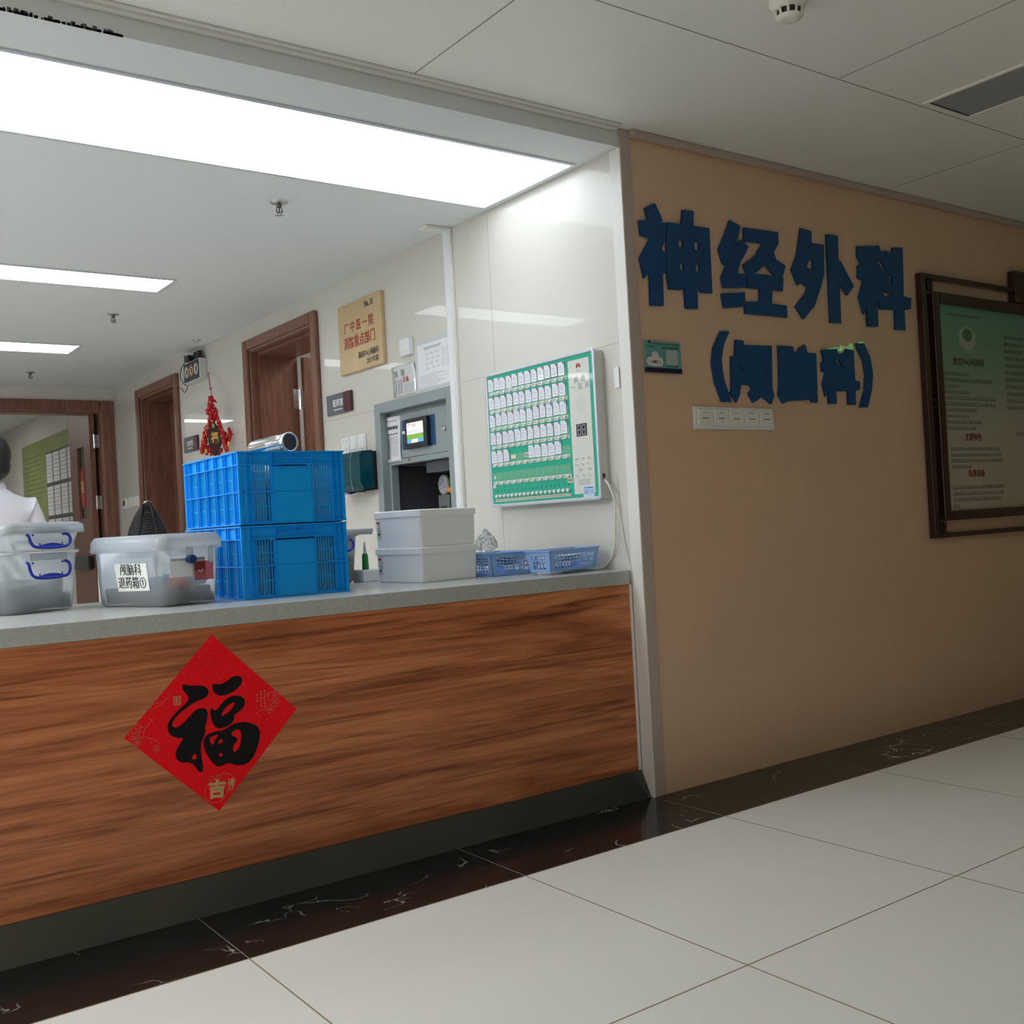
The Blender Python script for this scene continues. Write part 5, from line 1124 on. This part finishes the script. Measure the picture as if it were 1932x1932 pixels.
# 3. blue crates
def crate_mesh():
    W, L, H = .375, .522, .224; i_ = .010
    mb = MB()
    def wall(n0, length, bays, short):   # builds one wall in a frame given by n0: (u, z, depth) -> point
        B = lambda u0, u1, z0, z1, d0, d1: mb.add([n0(u, d, z) for u in (u0, u1) for d in (d0, d1) for z in (z0, z1)], [(0,1,3,2),(4,6,7,5),(0,4,5,1),(2,3,7,6),(0,2,6,4),(1,5,7,3)])
        cw = .028
        B(0, length, H-.004, H, -.001, .016)             # rim
        B(0, length, 0, .0035, .001, .016)               # bottom flange
        B(cw, length-cw, H-.040, H-.004, .0098, .0131)     # solid band below the rim
        B(cw, length-cw, .0035, .010, .010, .013)
        for z in (H-.042, .098): B(0.002, length-.002, z, z+.0028, .001, .013)
        for (a, b_) in bays['slots']:
            n = max(2, int(round((b_-a)/ (.0100 if short else .0105)))); st = (b_-a)/n
            rows = [(.010, .052), (.055, .0975), (.101, .138), (.141, H-.043)]
            for z0, z1 in rows:
                for k in range(n+1): B(a+k*st-.0024, a+k*st+.0024, z0, z1, .010, .0125)
                B(a, b_, z1, z1+.0035, .010, .0125)
        for u in bays['ribs']: B(u-.0014, u+.0014, .0035, H-.004, .0015, .013)
        for (a, b_) in bays['solid']: B(a, b_, .0037, H-.0042, .0104, .0126)
        return B
    F = lambda u, d, z: (u, d, z); Bk = lambda u, d, z: (W-u, L-d, z); Lf = lambda u, d, z: (d, L-u, z); Rt = lambda u, d, z: (W-d, u, z)
    for N in (F, Bk):
        B = wall(N, W, dict(slots=[(.046, .113), (.262, .329)], ribs=[.004, .028, .046, .116, .259, .329, .347, .371], solid=[(.004, .046), (.329, .371)]), True)
        # centre plate with a hand hold under the rim
        B(.116, .259, .0035, H-.050, .0035, .0060); B(.116, .1185, .0035, H-.004, .0035, .013); B(.2565, .259, .0035, H-.004, .0035, .013)
        B(.122, .253, H-.050, H-.0475, .0035, .030); B(.122, .253, H-.022, H-.0195, .0020, .013); B(.122, .253, H-.0475, H-.022, .028, .030)
        B(.186, .189, H-.020, H-.004, .0015, .013)
    for N in (Lf, Rt):
        ps = [.050+.0845*k for k in range(6)]
        wall(N, L, dict(slots=[(a+.018, a+.068) for a in ps[:5]], ribs=[.004, .024]+[x for a in ps[:5] for x in (a, a+.0165)]+[ps[5], .498, .518], solid=[(.004, .05)]+[(a, a+.017) for a in ps[:5]]+[(ps[5], .518)]), False)
    mb.box(.010, W-.010, .010, L-.010, .002, .0045)     # floor
    # rounded corner posts
    for cx_, cy_, sx_, sy_ in ((.004, .004, 1, 1), (W-.004, .004, -1, 1), (.004, L-.004, 1, -1), (W-.004, L-.004, -1, -1)):
        ls = []
        for z in (.0035, H-.004):
            ls.append([(cx_+sx_*.002, cy_+sy_*.024, z), (cx_+sx_*.004, cy_+sy_*.010, z), (cx_+sx_*.010, cy_+sy_*.004, z), (cx_+sx_*.024, cy_+sy_*.002, z), (cx_+sx_*.024, cy_+sy_*.006, z), (cx_+sx_*.006, cy_+sy_*.024, z)])
        mb.loops(ls)
    # small spurs at the front corners
    return mb
def crate(label, loc, rz, me=None):
    t = thing('plastic_crate', label, 'crate', loc, rz, 'stacked blue plastic crates'); t.scale = (.947, 1, 1)
    if me is None: o = crate_mesh().build('body', crate_blue, t, world=False)
    else: o = bpy.data.objects.new('body', me); COL.objects.link(o); o.parent = t
    mb = MB(); mb.cbox(.124, .251, .0010, .0032, .0045, .1665, .0008); mb.ball((.187, .0008, .135), (.0026, .0012, .006), 8, 6); mb.build('front_plate', crate_blue, t, world=False)
    mb = MB(); mb.box(.1225, .2525, .0125, .0275, .1972, .1994); mb.box(.1225, .2525, .0262, .0279, .172, .197); mb.build('hand_hold', crate_blue, t, world=False)
    return t, o.data
rzc = math.radians(-.8)
cr1, cme = crate('lower of the two stacked blue slotted plastic crates', (1.205, 3.062, ZT+.0008), rzc)
cr2, _ = crate('upper of the two stacked blue slotted plastic crates, carrying a steel flask', (1.205, 3.062, ZT+.2290), rzc-.004, cme)
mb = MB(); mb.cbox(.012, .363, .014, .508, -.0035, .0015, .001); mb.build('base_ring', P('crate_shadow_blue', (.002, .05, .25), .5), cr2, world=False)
# goods inside
goods = [('carton', .03, .04, .08, .09, .16, (.50, .52, .50)), ('carton', .115, .03, .12, .10, .13, (.25, .30, .35)), ('carton', .25, .05, .10, .12, .175, (.62, .60, .48)), ('carton', .03, .20, .15, .14, .19, (.30, .42, .50)), ('carton', .21, .205, .13, .155, .17, (.60, .62, .62)), ('carton', .04, .37, .28, .12, .15, (.35, .36, .33))]
for ci, (zb, ox) in enumerate(((ZT+.0058, 1.205), (ZT+.234, 1.205))):
    for k, (nm, gx, gy, gw, gd, gh, gc) in enumerate(goods):
        if ci == 1 and k == 2: gh = .195
        if ci == 1 and k == 4: gh = .195
        where = 'lower' if ci == 0 else 'upper'
        cn = ('pale grey', 'slate', 'cream', 'dull blue', 'light grey', 'olive grey')[k]
        c_, s_ = math.cos(rzc), math.sin(rzc)
        gx *= .945; gw *= .94
        o = MB().cbox(0, gw, 0, gd, 0, gh, .002).build('medicine_carton', P('goods_%d' % k, gc, .6) if 'goods_%d' % k not in MATS else MATS['goods_%d' % k])
        o.location = (ox+c_*gx-s_*gy, 3.062+s_*gx+c_*gy, zb); o.rotation_euler = (0, 0, rzc)
        tag(o, cn+' medicine carton seen through the slots of the '+where+' blue crate', 'carton', 'cartons inside the blue crates')
# steel flask lying on the cartons
t = thing('steel_flask', 'shiny steel flask lying on top of the upper blue crate', 'flask', (1.42, 3.15, 1.27))
a = Vector((1.4205, 3.150, 1.2990)); b_ = Vector((1.378, 3.345, 1.2900)); d = (b_-a).normalized()
q = d.to_track_quat('Z', 'Y').to_matrix().to_4x4(); M_ = Matrix.Translation(a) @ q
mb = MB(); mb.M = M_; L0 = (b_-a).length
mb.lathe([(.0300, .004), (.0325, .006), (.0325, .02), (.0318, .022), (.0318, L0*.45), (.0325, L0*.46), (.0318, L0*.47), (.0318, L0-.015), (.028, L0)], 36, cap0=False); mb.build('body', chrome, t)
mb = MB(); mb.M = M_; mb.lathe([(.0270, .010), (.0275, .0), (.0322, .0), (.0322, .006)], 36, cap0=False, cap1=False); mb.build('rim', steel, t)
mb = MB(); mb.M = M_; mb.lathe([(.0272, .004), (.0272, .009)], 32); mb.build('base_pad', MATS['dark_grey'], t)
# 4. box behind the crates
t = tote('storage_tote', 'translucent box with a loose lid between the crates and the white boxes', .150, .15, .186, (1.751, 3.600, ZT), 0, lid=False, group='translucent lidded boxes on the counter')
mb = MB(); mb.cbox(-.095, .150, -.090, .085, .187, .200, .005); mb.box(-.091, .146, -.086, .081, .178, .187); mb.build('lid', lid_m, t, world=False)
blue_handle(t, -.055, .052, -.088, .160, .040)
mb = MB(); mb.cbox(-.06, .06, -.06, .06, .011, .045, .004); mb.build('contents', tray, t, world=False)
mb = MB(); mb.add([(-.065, -.066, .046), (.064, -.066, .046), (.064, -.066, .095), (0, -.065, .125), (-.065, -.066, .115), (-.065, .06, .046), (.064, .06, .046), (.064, .06, .1), (-.065, .06, .12)], [(0,1,2,3,4), (0,5,6,1), (1,6,7,2), (0,4,8,5), (4,3,2,7,8), (5,8,7,6)]); mb.build('contents', fog, t, world=False)
# white organiser and green bottle
mb = MB(); mb.cbox(1.850, 1.930, 3.515, 3.60, ZT, ZT+.0455, .004); o = mb.build('pill_organizer', MATS['white_plastic']); tag(o, 'small white plastic organiser under the green bottle behind the white boxes', 'box')
t = thing('glue_bottle', 'small green bottle with a long clear nozzle on the white organiser', 'bottle', (1.872, 3.535, ZT+.0457))
mb = MB(); mb.lathe([(.0125, ZT+.0457), (.013, ZT+.05), (.0115, ZT+.100), (.009, ZT+.106)], 18, (1.872, 3.535, 0)); mb.build('body', P('bottle_green', (.01, .22, .03), .3), t)
mb = MB(); mb.lathe([(.0085, ZT+.1062), (.006, ZT+.115), (.0025, ZT+.150)], 14, (1.872, 3.535, 0)); mb.build('nozzle', lid_m, t)
# 5. white lidded boxes
rz = math.radians(7); w5, d5 = .260, .272
cx, cy = corner_to_center(1.886, 3.148, w5, d5, rz)
def white_box(z, label, h=.122):
    t = thing('white_storage_box', label, 'box', (cx, cy, z), rz, 'stacked white lidded boxes on the counter')
    mb = MB(); r = .012
    mb.loops([rr(w5-.012, d5-.012, r, 0), rr(w5-.008, d5-.008, r, .003), rr(w5-.002, d5-.002, r, h-.022)], True, True); mb.build('body', P('box_white', (.93, .92, .91), .4) if 'box_white' not in MATS else MATS['box_white'], t, world=False)
    mb = MB(); mb.loops([rr(w5+.004, d5+.004, r, h-.024), rr(w5+.006, d5+.006, r, h-.023), rr(w5+.006, d5+.006, r, h-.003), rr(w5, d5, r, h)], True, True); mb.build('lid', MATS['box_white'], t, world=False)
    st = MB(); xl = -w5/2-.0032; yt_ = d5/2-.022
    st.box(xl, xl+.0006, yt_-.016, yt_, h-.044, h-.036); st.build('red_logo', MATS['festive_red'], t, world=False)
    st = MB()
    st.box(xl, xl+.0006, yt_-.016, yt_-.006, h-.052, h-.050)
    for k in range(4): st.box(xl, xl+.0006, yt_-.018+.002*(k % 2), yt_-.002, h-.060-.004*k, h-.0585-.004*k)
    st.box(xl, xl+.0006, yt_-.016, yt_-.004, h-.0855, h-.0765)
    for k in range(2): st.box(xl, xl+.0006, yt_-.018, yt_-.002, h-.091-.004*k, h-.0897-.004*k)
    st.build('printed_mark', ink, t, world=False)
    return t
white_box(ZT+.0003, 'lower of the two stacked white lidded boxes beside the baskets', .1235)
white_box(ZT+.1245, 'upper of the two stacked white lidded boxes below the grey cabinet', .1320)
# 6. blue baskets
def basket(label, loc, rz, w, d, h, tilt=0):
    t = thing('plastic_basket', label, 'basket', loc, rz, 'light blue slotted baskets at the end of the counter')
    if tilt: t.rotation_euler = (0, tilt, rz)
    tp = .012; mb = MB()
    def edge(u, v):   # (u along, v height) on side k
        pass
    def pt(x, y, z):
        s = z/h; return (x*(1+2*tp*s/w)-0, y*(1+2*tp*s/d), z)
    def slab(P4, nrm, th=.0025):
        n = Vector(nrm)*th; vs = [Vector(p) for p in P4]+[Vector(p)+n for p in P4]
        mb.add(vs, [(0,1,2,3), (7,6,5,4), (0,4,5,1), (1,5,6,2), (2,6,7,3), (3,7,4,0)])
    for ax, sg in (('x', -1), ('x', 1), ('y', -1), ('y', 1)):
        ln = w if ax == 'x' else d
        def q(u, z):
            return pt(u, sg*d/2, z) if ax == 'x' else pt(sg*w/2, u, z)
        nrm = (0, -sg, 0) if ax == 'x' else (-sg, 0, 0)
        a, b_ = -ln/2, ln/2; m = .022
        for (u0, u1, z0, z1) in ((a, b_, 0, .012), (a, b_, h-.018, h), (a, a+m, .012, h-.018), (b_-m, b_, .012, h-.018)): slab([q(u0, z0), q(u1, z0), q(u1, z1), q(u0, z1)], nrm)
        for k in (1, 2):
            z = .012+(h-.030)*k/3; slab([q(a+m, z-.0016), q(b_-m, z-.0016), q(b_-m, z+.0016), q(a+m, z+.0016)], nrm)
        n = int((ln-2*m)/.0145)
        for k in range(1, n):
            u = a+m+(ln-2*m)*k/n; slab([q(u-.0016, .012), q(u+.0016, .012), q(u+.0016, h-.018), q(u-.0016, h-.018)], nrm)
    mb.box(-w/2, w/2, -d/2, d/2, 0, .0025)
    mb.build('body', basket_blue, t, world=False)
    mb = MB(); mb.loops([rr(w+2*tp+.008, d+2*tp+.008, .006, h-.004, 2), rr(w+2*tp+.010, d+2*tp+.010, .006, h+.001, 2), rr(w+2*tp-.002, d+2*tp-.002, .006, h+.001, 2), rr(w+2*tp-.002, d+2*tp-.002, .006, h-.004, 2)], False, False); mb.build('rim', basket_blue, t, world=False)
    return t
wb, db, hb = .205, .235, .084
rz1 = math.radians(1); cx, cy = corner_to_center(2.184, 3.150, wb, db, rz1)
b1 = basket('light blue slotted basket beside the white boxes, holding papers and a plastic bag', (cx, cy, ZT+.0006), rz1, wb, db, hb)
wb2 = .230; rz2 = math.radians(6); c2x, c2y = corner_to_center(2.292, 2.945, wb2, .105, rz2)
b2 = basket('light blue slotted basket at the counter end below the green board', (c2x, c2y, ZT+.0098), rz2, wb2, .105, .078, tilt=-.012)
def papers(label, parent, w, d, z, n, group):
    for k in range(n):
        m_ = MB(); c0 = (.006, .003)[int('end' in label)]
        vs = []; fs = []; N = 8
        for i in range(N+1):
            for j in range(2):
                x = -w/2+w*i/N; vs.append((x, (-d/2 if j == 0 else d/2), z+.0095*k+c0*((2*i/N-1)**2)*2.0))
        for i in range(N): a = i*2; fs.append((a, a+1, a+3, a+2))
        m_.add(vs, fs, True); o = m_.build('paper_slip', paper, None); sm = o.modifiers.new('s', 'SOLIDIFY'); sm.thickness = .004
        o.matrix_world = wmat(parent) @ Matrix.Rotation(random.uniform(-.05, .05), 4, 'Z')
        tag(o, (('lowest of the ', 'second from the bottom of the ', 'topmost of the ', 'third from the bottom of the ') if n == 3 else ('lowest of the ', 'second lowest of the ', 'second highest of the ', 'topmost of the '))[k]+label, 'paper', group)
papers('curved white paper slips in the basket with the plastic bag', b1, .165, .19, .038, 4, 'papers in the basket nearest the white boxes')
papers('white paper slips in the basket at the counter end', b2, .19, .08, .036, 3, 'papers in the basket at the counter end')
# crumpled bag
t = thing('plastic_bag', 'crumpled clear plastic bag sticking up from the light blue basket', 'bag', (2.22, 3.3, ZT+.05))
bg = random.Random(11); bm = bmesh.new(); bmesh.ops.create_icosphere(bm, subdivisions=3, radius=1)
bc = Vector((2.255, 3.285, ZT+.117))
for v in bm.verts:
    h = (v.co.z+1)/2; k = 1-.85*max(0, h-.15)
    j = Vector((bg.uniform(-1, 1), bg.uniform(-1, 1), bg.uniform(-1, 1)))*.006
    v.co = bc+Vector((v.co.x*.055*k+.0*h, v.co.y*.05*k, (h-.35)*.085))+j
bm.verts.index_update(); mb = MB(); mb.add([v.co.copy() for v in bm.verts], [[v.index for v in f.verts] for f in bm.faces]); bm.free(); mb.build('film', bag_m, t)

# ------------------------------------------------------------------ person
def skin(name, pts, edges, mat, parent, sub=2, root=0):
    me = bpy.data.meshes.new(name); me.from_pydata([p[0] for p in pts], edges, [])
    o = bpy.data.objects.new(name, me); COL.objects.link(o)
    o.modifiers.new('skin', 'SKIN'); s = o.modifiers.new('sub', 'SUBSURF'); s.levels = sub; s.render_levels = sub
    lay = me.skin_vertices[0] if me.skin_vertices else None
    if lay is None:
        bm = bmesh.new(); bm.from_mesh(me); bm.verts.layers.skin.verify(); bm.to_mesh(me); bm.free(); lay = me.skin_vertices[0]
    for i, p in enumerate(pts):
        r = p[1]; lay.data[i].radius = r if isinstance(r, tuple) else (r, r); lay.data[i].use_root = (i == root)
    bpy.context.view_layer.update(); m2 = eval_mesh(o); bpy.data.objects.remove(o)
    for f in m2.polygons: f.use_smooth = True
    m2.materials.clear(); m2.materials.append(mat)
    o = bpy.data.objects.new(name, m2); COL.objects.link(o); o.parent = parent; return o
px_, py_ = .995, 5.80
t = thing('person', 'person in a white shirt seen from behind, standing at the left edge', 'person', (px_, py_, 0), math.radians(8))
# local frame: faces +y (away from the camera)
B = [((0, 0, .82), (.135, .10)), ((0, 0, .98), (.115, .085)), ((0, .0, 1.12), (.135, .09)), ((0, 0, 1.235), (.10, .062)), ((0, 0, 1.29), .05), ((0, .012, 1.35), .048), ((0, .02, 1.42), (.066, .078)), ((0, .02, 1.50), (.074, .085)), ((0, .015, 1.555), (.055, .06))]
E_ = [(i, i+1) for i in range(8)]
def limb(base, pts):
    n = len(B)
    for k, p in enumerate(pts): B.append(p); E_.append((base if k == 0 else n+k-1, n+k))
    return len(B)-1
for s in (-1, 1):
    h = limb(3, [((s*.150, 0, 1.212), .042), ((s*.195, -.01, 1.08), .042), ((s*.215, -.01, .97), .036), ((s*.215, .06, .85), .032), ((s*.205, .13, .765), .024), ((s*.20, .165, .725), (.022, .034))])
    for k, (dx, ln) in enumerate(((-.024, .060), (-.008, .070), (.008, .066), (.023, .052))):
        limb(h, [((s*.20+dx, .185, .70), .0095), ((s*.20+dx, .185+ln*.4, .68), .0085), ((s*.20+dx*1.05, .185+ln*.6, .68-ln*.5), .0075)])
    limb(h-1, [((s*.20-s*.035, .160, .735), .011), ((s*.20-s*.045, .195, .715), .009)])
    limb(0, [((s*.085, 0, .74), .085), ((s*.09, .01, .44), .056), ((s*.09, -.01, .25), .05), ((s*.09, -.01, .08), .034), ((s*.095, .06, .035), (.038, .028)), ((s*.10, .13, .025), (.036, .02))])
skin('body', B, E_, skinm, t)
sh = [((0, 0, .74), (.175, .135)), ((0, 0, .98), (.15, .112)), ((0, 0, 1.12), (.165, .112)), ((0, -.003, 1.235), (.146, .092)), ((0, 0, 1.275), (.108, .086)), ((0, .004, 1.332), (.060, .060))]
se = [(0, 1), (1, 2), (2, 3), (3, 4), (4, 5)]
for s in (-1, 1):
    n = len(sh); sh += [((s*.165, -.004, 1.222), .068), ((s*.208, -.012, 1.08), .062), ((s*.225, -.01, 1.00), .060)]; se += [(3, n), (n, n+1), (n+1, n+2)]
skin('shirt', sh, se, shirtm, t)
mb = MB(); mb.lathe([(.068, 1.285), (.068, 1.315), (.060, 1.342), (.056, 1.338), (.062, 1.30)], 24, (0, .004, 0), cap0=False, cap1=False); mb.build('collar', shirtm, t, world=False)
tr = [((0, 0, .93), (.145, .112)), ((0, 0, .76), (.14, .11))]; te = [(0, 1)]
for s in (-1, 1):
    n = len(tr); tr += [((s*.088, 0, .70), .098), ((s*.092, .008, .44), .072), ((s*.092, -.008, .12), .06)]; te += [(1, n), (n, n+1), (n+1, n+2)]
skin('trousers', tr, te, trous, t)
for s in (-1, 1):
    mb = MB(); mb.ball((s*.098, .05, .038), (.048, .125, .036), 16, 8); mb.build('shoe', shoem, t, world=False)
mb = MB(); mb.ball((0, -.004, 1.482), (.094, .106, .112), 28, 18); mb.ball((0, -.030, 1.425), (.082, .078, .080), 24, 14)
hr = mb.build('hair', hairm, t, world=False)
mb = MB(); mb.ball((0, .118, 1.455), (.011, .018, .016), 10, 8)
for s in (-1, 1): mb.ball((s*.086, .02, 1.46), (.012, .018, .028), 10, 8)
mb.build('nose_and_ears', skinm, t, world=False)
mb = MB()
for s in (-1, 1): mb.ball((s*.030, .098, 1.485), (.014, .010, .008), 10, 8)
mb.build('eyes', white, t, world=False)
mb = MB(); mb.ball((0, .100, 1.412), (.024, .010, .006), 10, 8); mb.build('mouth', redink, t, world=False)
